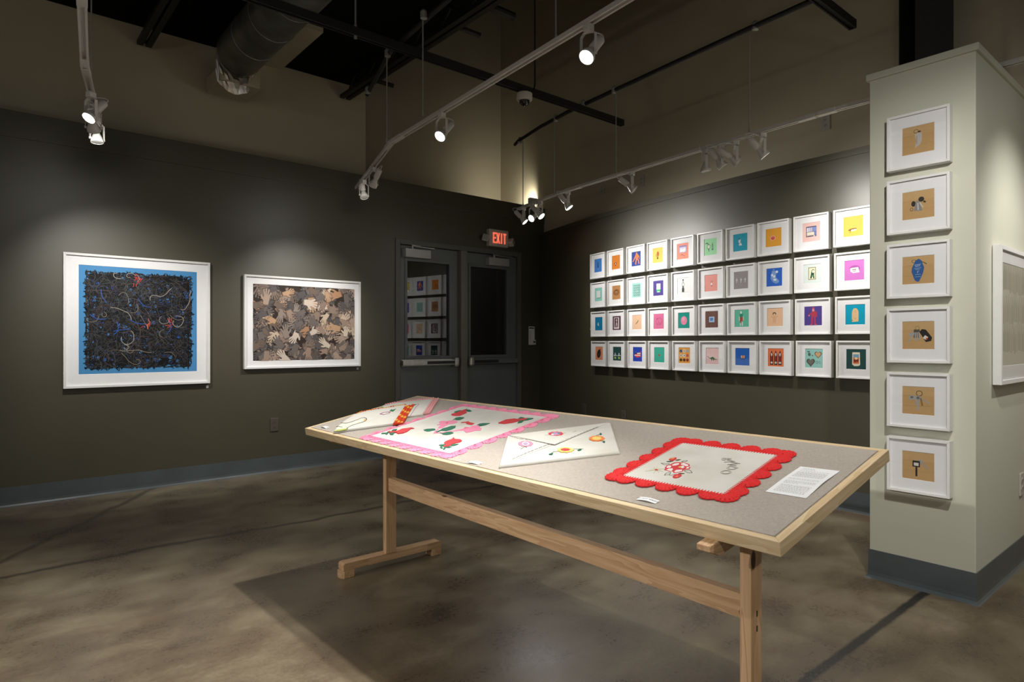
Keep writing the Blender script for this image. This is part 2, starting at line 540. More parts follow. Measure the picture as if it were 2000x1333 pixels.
# ------------------------------------------------------------------ double doors
FR = M['doorframe']
b = MB()
b.box(DX0, DX0 + 0.052, LW - 0.012, LW + 0.13, 0, DZ)
b.box(DX1 - 0.052, DX1, LW - 0.012, LW + 0.13, 0, DZ)
b.box(DX0 + 0.052, DX1 - 0.052, LW - 0.012, LW + 0.13, DZ - 0.052, DZ)
b.box(DX0 + 0.052, DX0 + 0.066, LW + 0.075, LW + 0.13, 0, DZ - 0.052)
b.box(DX1 - 0.066, DX1 - 0.052, LW + 0.075, LW + 0.13, 0, DZ - 0.052)
struct(b.build('trim_6', FR, bevel=0.003))
b = MB()
b.box(3.968, 4.052, LW - 0.03, LW + 0.10, 0, DZ - 0.052)
struct(b.build('trim_7', M['mullion'], bevel=0.004))
def door(name, x0, x1, gx0, gx1, hinge_left):
    y0, y1 = LW + 0.022, LW + 0.067
    z0, z1 = 0.008, DZ - 0.058
    gz0, gz1 = 0.99, 1.955
    b = MB()
    b.box(x0, gx0, y0, y1, z0, z1); b.box(gx1, x1, y0, y1, z0, z1)
    b.box(gx0, gx1, y0, y1, z0, gz0); b.box(gx0, gx1, y0, y1, gz1, z1)
    d = struct(b.build(name, M['door']))
    b = MB()      # glazing bead round the pane
    w, t = 0.03, 0.008
    b.box(gx0 - w, gx0, y0 - t, y0 + 0.012, gz0 - w, gz1 + w); b.box(gx1, gx1 + w, y0 - t, y0 + 0.012, gz0 - w, gz1 + w)
    b.box(gx0, gx1, y0 - t, y0 + 0.012, gz0 - w, gz0); b.box(gx0, gx1, y0 - t, y0 + 0.012, gz1, gz1 + w)
    b.build('glazing_bead', M['door'], d, bevel=0.002)
    b = MB(); b.face([(gx0, y0 + 0.02, gz0), (gx1, y0 + 0.02, gz0), (gx1, y0 + 0.02, gz1), (gx0, y0 + 0.02, gz1)])
    b.build('wired_glass_pane', M['wired'], d)
    # panic bar
    lx, rx = (x0 + 0.015, x1 - 0.055) if hinge_left else (x1 - 0.015, x0 + 0.055)
    a, c = min(lx, rx), max(lx, rx)
    pb = MB(); pb.box(a, c, y0 - 0.055, y0 - 0.008, 0.895, 0.945); pb.box(a + 0.01, c, y0 - 0.012, y0, 0.885, 0.955)
    bar = pb.build('panic_bar', M['steel'] if hinge_left else M['door'], d, bevel=0.003)
    pb = MB()
    q0, q1 = (a + 0.36 * (c - a) + 0.05, c - 0.012) if hinge_left else (a + 0.012, a + 0.62 * (c - a) - 0.04)
    pb.box(q0, q1, y0 - 0.060, y0 - 0.05, 0.905, 0.935)
    pb.build('push_pad', M['black'], bar)
    pb = MB()
    cx = rx
    cyl = []
    for s0, s1, rr in ((y0 - 0.072, y0, 0.0),):
        pb.box(cx - 0.034, cx + 0.034, s0, s1, 0.868, 0.972)
    hd = pb.build('latch_case', M['steel'], bar, bevel=0.022)
    # closer
    e0, e1 = (gx0 - 0.055, gx0 + 0.24) if hinge_left else (gx1 - 0.30, gx1 - 0.012)
    pb = MB(); pb.box(e0, e1, y0 - 0.07, y0, 1.985, 2.07); pb.box(e0 + 0.002, e1 - 0.002, y0 - 0.072, y0 - 0.07, 1.985, 2.003)
    cl = pb.build('door_closer', M['alu'], d, bevel=0.003)
    pb = MB()
    s = 1 if hinge_left else -1
    mid = (e0 + e1) / 2
    pb.tube([(mid - 0.06, y0 - 0.05, 2.072), (mid - 0.06, y0 - 0.05, 2.098)], 0.010)
    pb.tube([(mid - 0.07, y0 - 0.05, 2.099), (mid + 0.20, y0 - 0.058, 2.097)], 0.006)
    pb.tube([(mid + 0.20, y0 - 0.058, 2.094), (mid + 0.02, LW + 0.0, 2.106)], 0.006)
    pb.box(mid - 0.05, mid + 0.05, LW - 0.010, LW + 0.012, 2.100, 2.117)
    pb.build('closer_arm', M['steel'], cl)
    return d
door('door_1', 3.243, 3.966, 3.335, 3.845, True)
door('door_2', 4.054, 4.780, 4.128, 4.635, False)
# dark lobby behind the doors
b = MB(); b.box(3.2, 4.9, 6.10, 6.16, 0, 2.7)
struct(b.build('wall_lobby', M['deck']))
# ------------------------------------------------------------------ display table
NLp = Vector((1.268, 3.117, 0.700))          # near left top corner of the tilted top
U_ = Vector((0.026, -1, 0)).normalized()
V_ = Vector((0.983, 0.026, 0.184)).normalized()
N_ = U_.cross(V_).normalized()
PM = Matrix(((U_.x, V_.x, N_.x, NLp.x), (U_.y, V_.y, N_.y, NLp.y), (U_.z, V_.z, N_.z, NLp.z), (0, 0, 0, 1)))
TL_, TW_, RT, RW = 2.44, 0.683, 0.0345, 0.020
table = thing('display_table', 'long wooden trestle table with tilted linen-covered top', 'table', (1.62, 1.87, 0))
tinv = Matrix.Translation(-Vector(table.location))
def plane_part(mb, name, mt, parent, bevel=0.0, smooth=False):
    o = mb.build(name, mt, parent, bevel=bevel, smooth=smooth)
    o.matrix_local = (tinv @ PM) if parent == table else Matrix.Identity(4)
    return o
b = MB()
b.prism([(RW + .001, RW + .001), (TL_ - RW - .001, RW + .001), (TL_ - RW - .001, TW_ - RW - .001), (RW + .001, TW_ - RW - .001)], -0.018, 0.0005, inset=0.003)
plane_part(b, 'linen_panel', M['linen'], table, smooth=True)
def rim(p, ax):
    mb = MB()
    mb.prism(p, -RT, 0.0)
    return plane_part(mb, 'rim', M['pine_' + ax], table, bevel=0.0012)
rim([(0, 0), (TL_, 0), (TL_ - RW, RW), (RW, RW)], 'x')
rim([(0, TW_), (TL_, TW_), (TL_ - RW, TW_ - RW), (RW, TW_ - RW)], 'x')
rim([(0, 0), (0, TW_), (RW, TW_ - RW), (RW, RW)], 'y')
rim([(TL_, 0), (TL_, TW_), (TL_ - RW, TW_ - RW), (TL_ - RW, RW)], 'y')
def tpart(mb, name, mt, parent=None, bevel=0.002):
    o = mb.build(name, mt, parent or table, bevel=bevel)
    if parent is None:
        o.matrix_local = tinv
    return o
for k, yc in enumerate((2.850, 0.895)):
    yb = 2.868 if k == 0 else 0.877
    b = MB(); b.box(1.571, 1.629, yc - 0.016, yc + 0.016, 0.072, 0.700)
    post = tpart(b, 'post', M['cedar_z'])
    if k == 1:
        for zz in (0.405, 0.365):
            sb = MB()
            sb.box(1.600, 1.606, yc - 0.0165, yc - 0.0155, zz - 0.008, zz + 0.008)
            tpart(sb, 'screw_hole', M['socket'], post, bevel=0.0)
    b = MB(); b.prism([(1.345, 0.036), (1.345, 0.064), (1.353, 0.072), (1.895, 0.072), (1.903, 0.064), (1.903, 0.036)], -0.0285, 0.0285, m=Matrix.Translation((0, yb, 0)) @ Matrix.Rotation(PI / 2, 4, 'X'))
    tpart(b, 'foot_bar', M['cedar_x'])
    for x0, x1, s in ((1.335, 1.402, -1), (1.846, 1.912, 1)):
        c = 0.014
        if s < 0:
            pl = [(x0 + c, yb - .031), (x1, yb - .031), (x1, yb + .031), (x0 + c, yb + .031), (x0, yb + .017), (x0, yb - .017)]
        else:
            pl = [(x0, yb - .031), (x1 - c, yb - .031), (x1, yb - .017), (x1, yb + .017), (x1 - c, yb + .031), (x0, yb + .031)]
        b = MB(); b.prism(pl, 0.0, 0.036)
        tpart(b, 'foot_block', M['cedar_y'])
    # bearer under the tilted top, ends cut on a slant
    yq = 2.884 if k == 0 else 0.847
    def tz(x):
        return 0.700 + (x - (1.268 if k == 0 else 1.325)) * 0.1872 - RT - 0.001
    b = MB(); b.prism([(1.30, tz(1.30)), (1.30, tz(1.30) - 0.014), (1.345, tz(1.345) - 0.040), (1.87, tz(1.87) - 0.040), (1.915, tz(1.915) - 0.014), (1.915, tz(1.915))], -0.018, 0.018, m=Matrix.Translation((0, yq, 0)) @ Matrix.Rotation(PI / 2, 4, 'X'))
    tpart(b, 'top_bearer', M['cedar_x'])
b = MB(); b.box(1.583, 1.617, 0.911, 2.834, 0.386, 0.452)
tpart(b, 'stretcher', M['cedar_y'])

# ------------------------------------------------------------------ cloths and papers on the table
LIT = {'C_m': [('g',[(.727,.23),(.729,.246),(.752,.261),(.77,.264),(.793,.249),(.786,.237),(.782,.223),(.771,.219),(.746,.222)]),('p',[(.831,.21),(.802,.24),(.782,.269),(.789,.275),(.806,.248),(.822,.23),(.849,.231),(.862,.248),(.883,.274),(.897,.294),(.905,.318),(.935,.297),(.91,.284),(.896,.264),(.875,.239),(.847,.219)]),('p',[(.775,.279),(.765,.281),(.757,.297),(.739,.316),(.729,.303),(.72,.308),(.721,.319),(.702,.341),(.687,.342),(.681,.361),(.711,.369),(.728,.39),(.747,.393),(.783,.38),(.788,.356),(.772,.337),(.779,.318),(.791,.294),(.794,.277)]),('g',[(.727,.393),(.707,.426),(.715,.442),(.747,.446),(.759,.431),(.765,.406),(.75,.398),(.73,.404)]),('g',[(.607,.49),(.596,.505),(.602,.529),(.618,.534),(.626,.511),(.621,.491)]),('g',[(.616,.555),(.615,.566),(.63,.552),(.649,.555),(.687,.538),(.682,.526),(.658,.528)]),('r',[(.634,.453),(.619,.469),(.628,.49),(.618,.526),(.616,.551),(.629,.552),(.655,.527),(.685,.509),(.693,.48),(.696,.457),(.681,.448),(.654,.446)]),('r',[(.812,.374),(.809,.386),(.822,.393),(.828,.405),(.85,.397),(.889,.392),(.896,.37),(.877,.369),(.858,.372),(.833,.385)]),('g',[(.924,.377),(.917,.396),(.928,.409),(.961,.421),(.966,.392),(.958,.377),(.949,.368)]),('p',[(.907,.316),(.899,.331),(.921,.339),(.914,.361),(.937,.376),(.976,.354),(.989,.35),(1.012,.326),(.99,.315),(.984,.295),(.977,.278),(.939,.295)]),('d',[(.906,.319),(.902,.332),(.922,.339),(.92,.327),(.915,.316)]),('d',[(.742,.342),(.735,.356),(.741,.358),(.753,.343)]),('g',[(.822,.23),(.818,.258),(.807,.278),(.812,.296),(.814,.321),(.833,.331),(.856,.309),(.864,.282),(.858,.261),(.829,.254),(.833,.228)]),('g',[(.85,.229),(.874,.229),(.878,.251),(.898,.259),(.922,.251),(.923,.234),(.913,.221),(.89,.218),(.874,.226)]),('g',[(1.009,.113),(1.012,.122),(1.027,.128),(1.029,.132),(1.048,.111),(1.028,.11)]),('g',[(1.066,.129),(1.06,.147),(1.08,.158),(1.084,.144),(1.078,.132)]),('g',[(1.069,.105),(1.071,.118),(1.084,.121),(1.084,.109)]),('g',[(1.08,.082),(1.056,.105),(1.065,.108),(1.084,.086)]),('g',[(1.039,.097),(1.038,.107),(1.044,.099),(1.06,.096),(1.064,.09),(1.05,.092)]),('r',[(1.002,.144),(.993,.162),(.994,.189),(.98,.208),(1.007,.195),(1.035,.201),(1.059,.191),(1.065,.178),(1.057,.159),(1.059,.136),(1.066,.124),(1.056,.107),(1.046,.11),(1.032,.13),(1.018,.135)]),('g',[(.577,.105),(.569,.115),(.588,.125),(.573,.149),(.589,.146),(.587,.132),(.609,.121),(.617,.107),(.596,.115)]),('g',[(.582,.156),(.571,.172),(.584,.184),(.599,.169),(.594,.157)]),('g',[(.617,.123),(.611,.134),(.631,.139),(.654,.119),(.641,.114)]),('r',[(.584,.134),(.591,.146),(.614,.165),(.608,.196),(.624,.212),(.636,.227),(.664,.224),(.65,.215),(.676,.179),(.681,.155),(.665,.139),(.635,.147),(.603,.131)]),('g',[(1.039,.516),(1.031,.54),(1.053,.539),(1.072,.528),(1.059,.52)]),('g',[(1.091,.466),(1.067,.5),(1.084,.506),(1.1,.482)]),('g',[(1.087,.507),(1.07,.536),(1.105,.545),(1.098,.519)]),('r',[(1.002,.434),(.995,.483),(1.021,.51),(1.049,.511),(1.065,.534),(1.084,.532),(1.089,.511),(1.069,.492),(1.06,.463),(1.039,.438)])],'E_m': [('r',[(1.965,.26),(1.963,.269),(1.957,.276),(1.95,.296),(1.954,.304),(1.955,.313),(1.956,.329),(1.968,.337),(1.976,.335),(1.98,.343),(1.99,.338),(2.003,.335),(2.012,.327),(2.016,.315),(2.023,.312),(2.029,.296),(2.023,.292),(2.017,.286),(2.021,.274),(2.017,.264),(2.012,.256),(2.004,.252),(1.995,.261),(1.987,.255),(1.978,.259)]),('w',[(1.962,.306),(1.963,.321),(1.973,.33),(1.979,.318),(1.975,.307),(1.968,.301)]),('w',[(1.981,.324),(1.983,.338),(1.995,.331),(2.007,.328),(2.011,.317),(2.006,.313),(1.994,.319),(1.987,.319)]),('w',[(1.958,.284),(1.955,.296),(1.962,.3),(1.968,.295),(1.972,.282),(1.964,.277)]),('w',[(1.971,.264),(1.973,.274),(1.98,.282),(1.988,.273),(1.991,.259),(1.98,.26)]),('w',[(2.0,.261),(1.999,.275),(2.013,.284),(2.018,.274),(2.013,.263),(2.007,.256)]),('w',[(1.993,.31),(1.997,.315),(2.007,.305),(2.008,.295),(2.002,.294)]),('w',[(2.017,.296),(2.014,.308),(2.018,.313),(2.024,.299)]),('y',[(1.99,.297),(1.992,.308),(1.998,.303),(1.998,.295)]),('g',[(1.93,.324),(1.936,.331),(1.947,.337),(1.943,.326),(1.937,.323)]),('g',[(1.95,.343),(1.95,.354),(1.96,.358),(1.957,.348)]),('r',[(1.926,.343),(1.925,.356),(1.931,.362),(1.936,.369),(1.944,.359),(1.946,.342),(1.939,.336)]),('o',[(1.927,.345),(1.93,.36),(1.937,.362),(1.938,.348)]),('g',[(2.021,.251),(2.025,.257),(2.037,.259),(2.03,.253)]),('r',[(2.02,.223),(2.017,.241),(2.029,.25),(2.039,.241),(2.04,.226),(2.035,.217),(2.027,.216)]),('o',[(2.027,.223),(2.029,.235),(2.036,.23),(2.033,.222)]),('r',[(1.939,.251),(1.947,.254),(1.951,.249),(1.943,.246)])],'E_l': [('g',1,[(1.923,.306),(1.933,.309),(1.949,.312),(1.952,.304),(1.939,.299)]),('g',1,[(1.972,.342),(1.972,.356),(1.983,.359),(1.984,.349)]),('g',1,[(2.021,.282),(2.033,.291),(2.045,.283),(2.052,.275),(2.043,.27),(2.029,.275)]),('g',1,[(1.992,.223),(1.986,.24),(1.996,.25),(2.002,.234),(1.994,.228)]),('g',0,[(2.003,.231),(2.01,.231),(2.014,.242),(2.02,.244)]),('l',0,[(1.944,.251),(1.926,.258)]),('l',0,[(1.944,.251),(1.923,.268)]),('l',0,[(1.944,.251),(1.929,.276)]),('l',0,[(1.944,.251),(1.945,.269)]),('l',0,[(1.944,.251),(1.956,.266)]),('l',0,[(1.944,.251),(1.96,.268)]),('l',0,[(1.944,.251),(1.971,.247)]),('l',0,[(1.944,.251),(1.964,.235)]),('l',0,[(1.944,.251),(1.953,.224)]),('l',0,[(1.944,.251),(1.928,.241)]),('l',0,[(1.944,.251),(1.922,.226)])],'word': [(2.079,.416),(2.099,.405),(2.119,.388),(2.13,.356),(2.133,.32)],'D_m': [('p',[(1.393,.267),(1.395,.262),(1.396,.257),(1.4,.253),(1.403,.248),(1.401,.244),(1.397,.241),(1.397,.236),(1.396,.232),(1.39,.231),(1.383,.231),(1.379,.229),(1.374,.227),(1.367,.229),(1.361,.233),(1.354,.233),(1.347,.235),(1.342,.24),(1.339,.245),(1.333,.248),(1.327,.253),(1.327,.258),(1.329,.262),(1.326,.267),(1.325,.272),(1.33,.275),(1.336,.276),(1.338,.28),(1.341,.284),(1.349,.283),(1.356,.281),(1.361,.282),(1.368,.282),(1.374,.278),(1.379,.273),(1.386,.271)]),('w',[(1.379,.262),(1.382,.257),(1.383,.252),(1.388,.247),(1.387,.243),(1.383,.242),(1.382,.239),(1.379,.236),(1.372,.239),(1.367,.24),(1.361,.241),(1.355,.245),(1.351,.25),(1.346,.254),(1.342,.259),(1.343,.263),(1.342,.267),(1.341,.272),(1.346,.273),(1.351,.272),(1.355,.274),(1.361,.273),(1.367,.268),(1.373,.265)]),('r',[(1.417,.406),(1.418,.402),(1.417,.398),(1.421,.394),(1.423,.389),(1.42,.386),(1.415,.383),(1.415,.379),(1.412,.375),(1.406,.374),(1.4,.373),(1.395,.371),(1.39,.369),(1.383,.371),(1.378,.374),(1.372,.374),(1.365,.375),(1.361,.379),(1.359,.384),(1.354,.387),(1.35,.391),(1.351,.395),(1.353,.399),(1.352,.403),(1.352,.408),(1.357,.41),(1.363,.412),(1.366,.416),(1.37,.419),(1.377,.418),(1.383,.417),(1.389,.418),(1.396,.418),(1.401,.415),(1.405,.411),(1.411,.409)]),('v',[(1.405,.402),(1.407,.397),(1.407,.393),(1.41,.388),(1.408,.385),(1.403,.383),(1.401,.379),(1.396,.377),(1.39,.379),(1.384,.38),(1.378,.38),(1.373,.383),(1.37,.388),(1.365,.391),(1.362,.396),(1.365,.4),(1.366,.404),(1.366,.408),(1.372,.41),(1.378,.41),(1.382,.412),(1.389,.411),(1.394,.407),(1.399,.405)]),('o',[(1.605,.421),(1.606,.416),(1.606,.412),(1.61,.407),(1.612,.402),(1.609,.399),(1.605,.396),(1.605,.391),(1.603,.387),(1.597,.386),(1.591,.386),(1.587,.384),(1.582,.382),(1.575,.385),(1.57,.388),(1.564,.388),(1.558,.39),(1.554,.395),(1.552,.4),(1.547,.403),(1.543,.408),(1.544,.412),(1.546,.416),(1.544,.421),(1.544,.426),(1.549,.429),(1.554,.43),(1.557,.434),(1.56,.437),(1.567,.436),(1.573,.434),(1.579,.435),(1.585,.435),(1.59,.431),(1.594,.427),(1.6,.425)]),('y',[(1.595,.417),(1.596,.412),(1.596,.408),(1.599,.403),(1.597,.399),(1.593,.397),(1.59,.394),(1.586,.392),(1.58,.393),(1.575,.395),(1.569,.395),(1.564,.399),(1.562,.404),(1.557,.407),(1.554,.412),(1.557,.416),(1.558,.42),(1.558,.424),(1.564,.426),(1.569,.426),(1.574,.428),(1.579,.427),(1.584,.423),(1.589,.42)]),('y',[(1.589,.275),(1.59,.27),(1.589,.266),(1.592,.262),(1.595,.258),(1.591,.254),(1.587,.251),(1.587,.247),(1.585,.243),(1.579,.242),(1.573,.242),(1.569,.239),(1.563,.237),(1.557,.239),(1.552,.242),(1.546,.242),(1.54,.243),(1.537,.247),(1.535,.251),(1.53,.254),(1.526,.258),(1.527,.262),(1.529,.266),(1.528,.27),(1.528,.275),(1.533,.277),(1.538,.279),(1.541,.283),(1.545,.286),(1.551,.285),(1.557,.284),(1.563,.285),(1.569,.286),(1.574,.282),(1.578,.279),(1.583,.277)]),('r',[(1.577,.27),(1.578,.266),(1.578,.262),(1.58,.259),(1.578,.255),(1.574,.253),(1.571,.25),(1.567,.248),(1.562,.249),(1.557,.25),(1.551,.249),(1.547,.252),(1.545,.256),(1.541,.258),(1.539,.262),(1.542,.265),(1.543,.269),(1.544,.273),(1.549,.274),(1.554,.274),(1.559,.276),(1.564,.276),(1.568,.273),(1.572,.272)]),('v',[(1.375,.258),(1.38,.251),(1.381,.246),(1.378,.242),(1.372,.242),(1.364,.245),(1.356,.25),(1.351,.257),(1.35,.263),(1.353,.266),(1.359,.267),(1.367,.263)]),('b',[(1.402,.405),(1.405,.4),(1.404,.396),(1.401,.395),(1.395,.396),(1.39,.4),(1.387,.405),(1.388,.408),(1.392,.41),(1.397,.408)]),('w',[(1.39,.381),(1.392,.377),(1.391,.373),(1.388,.372),(1.383,.373),(1.378,.376),(1.376,.38),(1.377,.383),(1.38,.385),(1.385,.384)]),('g',[(1.539,.201),(1.541,.214),(1.545,.215),(1.551,.204)]),('g',[(1.604,.276),(1.603,.291),(1.611,.288),(1.611,.278)]),('g',[(1.545,.466),(1.557,.461),(1.561,.452),(1.553,.456)]),('g',[(1.621,.393),(1.629,.393),(1.635,.383),(1.626,.386)])],'D_l': [[(1.358,.363),(1.367,.372)],[(1.406,.416),(1.418,.419)],[(1.552,.432),(1.552,.465)],[(1.595,.395),(1.628,.39)],[(1.396,.201),(1.386,.231),(1.403,.225)],[(1.54,.202),(1.534,.231),(1.546,.237)],[(1.578,.283),(1.611,.297)],[(1.436,.437),(1.437,.455)]],'D_seam': [[(1.205,.307),(1.238,.299),(1.292,.29),(1.323,.293),(1.356,.296),(1.398,.29),(1.44,.289),(1.484,.288)],[(1.484,.288),(1.484,.307),(1.474,.329),(1.475,.352),(1.479,.376),(1.481,.444),(1.485,.53)],[(1.46,.284),(1.455,.273),(1.453,.21),(1.453,.16),(1.455,.102)]],'B': [(.297,.01),(.243,.053),(.169,.117),(.13,.156),(.062,.243),(.04,.305),(.086,.367),(.135,.417),(.153,.459),(.192,.494),(.233,.459),(.364,.343),(.491,.232),(.436,.173),(.381,.114),(.337,.064)],'B_top': [(.034,.251),(.018,.286),(.022,.311),(.047,.331),(.072,.372),(.124,.424),(.139,.46),(.181,.501)],'B_strip': [(.181,.497),(.273,.471),(.524,.239),(.511,.22)],'B_lime': [(.295,.012),(.287,.04),(.314,.073),(.338,.062),(.322,.034)],'B_pale': [(.252,.048),(.184,.11),(.215,.121),(.222,.152),(.21,.186),(.208,.215),(.268,.204),(.285,.179),(.285,.118),(.31,.078),(.314,.073),(.287,.04)],'B_lines': [[(.332,.065),(.305,.081),(.285,.118),(.285,.179),(.262,.208),(.233,.224),(.201,.229)],[(.169,.117),(.207,.126),(.212,.153),(.202,.187),(.195,.219),(.201,.229)],[(.218,.068),(.232,.074),(.266,.074)]],'B_orange': [(.233,.208),(.25,.214),(.291,.191),(.277,.187)],'B_leaf': [(.217,.367),(.188,.399),(.212,.385),(.215,.409),(.257,.363)],'B_purple': [(.224,.308),(.21,.335),(.241,.356),(.262,.337),(.263,.307)],'A': [(.036,.425),(.032,.479),(.07,.528),(.135,.578),(.219,.639),(.312,.549),(.421,.446),(.476,.398),(.428,.351),(.383,.314)],'A_top': [(.014,.437),(-.051,.48),(-.032,.518),(.022,.54),(.094,.605),(.12,.644),(.172,.684),(.203,.679)],'A_right': [(.203,.679),(.279,.625),(.38,.523),(.491,.435),(.485,.396)],'A_lines': [[(.232,.496),(.232,.514),(.245,.53),(.308,.467),(.391,.392),(.439,.349)]],'A_leaf': [(.234,.494),(.224,.512),(.241,.517),(.247,.5)]}
CC = dict(g=hexc('#2e7058'), r=hexc('#d23f45'), p=hexc('#ee8fae'), d=hexc('#dc5f78'), w=hexc('#efe6e4'), y=hexc('#ecd277'), o=hexc('#eb8a4a'), v=hexc('#b79dc0'), b=hexc('#7d7f9e'), l=hexc('#b9b878'))
CC['g2'] = hexc('#4c5a3c'); CC['grey'] = hexc('#7b7669'); CC['dark'] = hexc('#2f2b33'); CC['plum'] = hexc('#a0567f')
def on_table(name, label, cat, group=None):
    t = thing(name, label, cat, group=group)
    t.matrix_world = PM
    return t
def stroke(mb, pts, w, z, col, close=False, t=0.0008):
    pts = [Vector(p) for p in pts]
    if close:
        pts = pts + [pts[0]]
    for a, c in zip(pts[:-1], pts[1:]):
        d = (c - a)
        if d.length < 1e-6:
            continue
        e = d.normalized() * w * 0.35
        nn = Vector((-d.y, d.x)).normalized() * w / 2
        q = [a - e + nn, a - e - nn, c + e - nn, c + e + nn]
        mb.prism([(p.x, p.y) for p in q], z, z + t, col=col)
def scallop_border(mb, inner, n, depth, col, z=0.002, style='shell', skew=0.0, col2=None):
    """crochet shells along each side of the inner outline; n = shells per side"""
    k = len(inner)
    cen = sum((Vector(p) for p in inner), Vector((0, 0))) / k
    for i in range(k):
        a, c = Vector(inner[i]), Vector(inner[(i + 1) % k])
        d = (c - a).normalized()
        out = Vector((d.y, -d.x))
        if out.dot((a + c) / 2 - cen) < 0:
            out = -out
        L = (c - a).length
        m_ = n[i] if isinstance(n, (list, tuple)) else n
        st = L / m_
        # base chain of stitches
        ns = int(L / 0.009)
        for j in range(ns):
            p = a + d * (L * (j + 0.5) / ns) + out * 0.003
            mb.ellipsoid((p.x, p.y, z + 0.0015), ((d.x * .0055, d.y * .0055, 0), (out.x * .006, out.y * .006, 0), (0, 0, .0028)), 6, 4, col=col)
            if style == 'teeth':
                t0 = p - out * 0.004
                mb.prism([((t0 - d * .002).x, (t0 - d * .002).y), ((t0 + d * .002).x, (t0 + d * .002).y), ((t0 - out * .009).x, (t0 - out * .009).y)], z, z + .003, col=col)
        for j in range(m_):
            bc = a + d * (st * (j + 0.5)) + out * 0.006
            shells(mb, bc, d, out, st * (0.47 if style == 'shell' else 0.45), depth, col, z, style, skew)
        # corner shell
        p = Vector(inner[i])
        q = Vector(inner[i - 1])
        d0 = (p - q).normalized()
        o0 = Vector((d0.y, -d0.x))
        if o0.dot((p + q) / 2 - cen) < 0:
            o0 = -o0
        oc = (out + o0).normalized()
        dc = Vector((-oc.y, oc.x))
        shells(mb, p + oc * 0.002, dc, oc, st * 0.5, depth * 1.12, col, z, style, 0)
def shells(mb, bc, d, out, hw, depth, col, z, style, skew):
    if style == 'shell':
        rings, seg = 4, 14
        vs, fs = [], []
        for r in range(rings + 1):
            for s_ in range(seg + 1):
                t = PI * s_ / seg
                rr = r / rings
                jag = 1.0 + (0.06 if s_ % 2 and r == rings else 0.0)
                p = bc + d * (math.cos(t) * hw * rr * jag + skew * math.sin(t) * rr * hw) + out * (math.sin(t) * depth * rr * jag)
                h_ = z + 0.0028 + 0.0012 * (1 if (r + s_) % 2 else -1) - (0.0012 if r == rings else 0)
                vs.append((p.x, p.y, h_))
        W_ = seg + 1
        for r in range(rings):
            for s_ in range(seg):
                fs.append((r * W_ + s_, r * W_ + s_ + 1, (r + 1) * W_ + s_ + 1, (r + 1) * W_ + s_))
        nb = len(vs)
        for s_ in range(W_):
            p = vs[rings * W_ + s_]
            vs.append((p[0], p[1], z - 0.001))
        for s_ in range(seg):
            fs.append((rings * W_ + s_, rings * W_ + s_ + 1, nb + s_ + 1, nb + s_))
        mb.add(vs, fs, col=col)
    else:
        m_ = 8
        for s_ in range(m_):
            t = PI * (s_ + 0.5) / m_
            dr = d * math.cos(t) * hw + out * math.sin(t) * depth
            ln = dr.length
            dn = dr.normalized()
            sd = Vector((-dn.y, dn.x))
            c_ = bc + dr * 0.58
            mb.ellipsoid((c_.x, c_.y, z + 0.003), ((dn.x * ln * .43, dn.y * ln * .43, 0), (sd.x * .0062, sd.y * .0062, 0), (0, 0, .0036)), 7, 5, col=col)
            e_ = bc + dr * 0.98
            mb.ellipsoid((e_.x, e_.y, z + 0.0025), ((sd.x * .0085, sd.y * .0085, 0), (dn.x * .005, dn.y * .005, 0), (0, 0, .0033)), 7, 4, col=col)
        mb.ellipsoid((bc.x, bc.y, z + 0.002), ((d.x * hw * .5, d.y * hw * .5, 0), (out.x * .008, out.y * .008, 0), (0, 0, .003)), 8, 4, col=col)

Z0 = 0.0012
# rose cloth with pink shell edge
t = on_table('embroidered_cloth', 'cream square cloth with red and pink appliqué roses and pink scalloped crochet edge', 'cloth')
cin = [(0.551, 0.067), (0.541, 0.592), (1.146, 0.590), (1.146, 0.066)]
b = MB(); b.prism(cin, Z0, Z0 + 0.0022)
plane_part(b, 'cloth_panel', M['cotton'], t)
b = MB()
scallop_border(b, cin, [7, 8, 7, 8], 0.042, CC['p'], Z0, 'shell', 0.35)
plane_part(b, 'crochet_edge', M['yarn'], t)
b = MB()
for i, (k, p) in enumerate(LIT['C_m']):
    b.prism(p, Z0 + 0.0020, Z0 + 0.0030 + 0.00012 * i, col=CC[k])
plane_part(b, 'rose_applique', M['thread'], t)
# red cloth
t = on_table('embroidered_cloth', 'cream cloth with red rose embroidery, outlined word and thick red crochet edge', 'cloth')
ein = [(1.867, 0.508), (2.200, 0.514), (2.214, 0.172), (1.878, 0.162)]
b = MB(); b.prism(ein, Z0, Z0 + 0.0022)
plane_part(b, 'cloth_panel', M['cotton'], t)
b = MB()
RED = hexc('#dd2f30')
scallop_border(b, ein, 5, 0.037, RED, Z0 + 0.0005, 'teeth')
plane_part(b, 'crochet_edge', M['yarn'], t)
b = MB()
for i, (k, p) in enumerate(LIT['E_m']):
    b.prism(p, Z0 + 0.0020, Z0 + 0.0028 + 0.0001 * i, col=CC['g2'] if k == 'g' else CC[k])
for k, c, p in LIT['E_l']:
    stroke(b, p, 0.0016 if k == 'g' else 0.0009, Z0 + 0.002, CC['g2'] if k == 'g' else CC[k], bool(c))
plane_part(b, 'flower_embroidery', M['thread'], t)
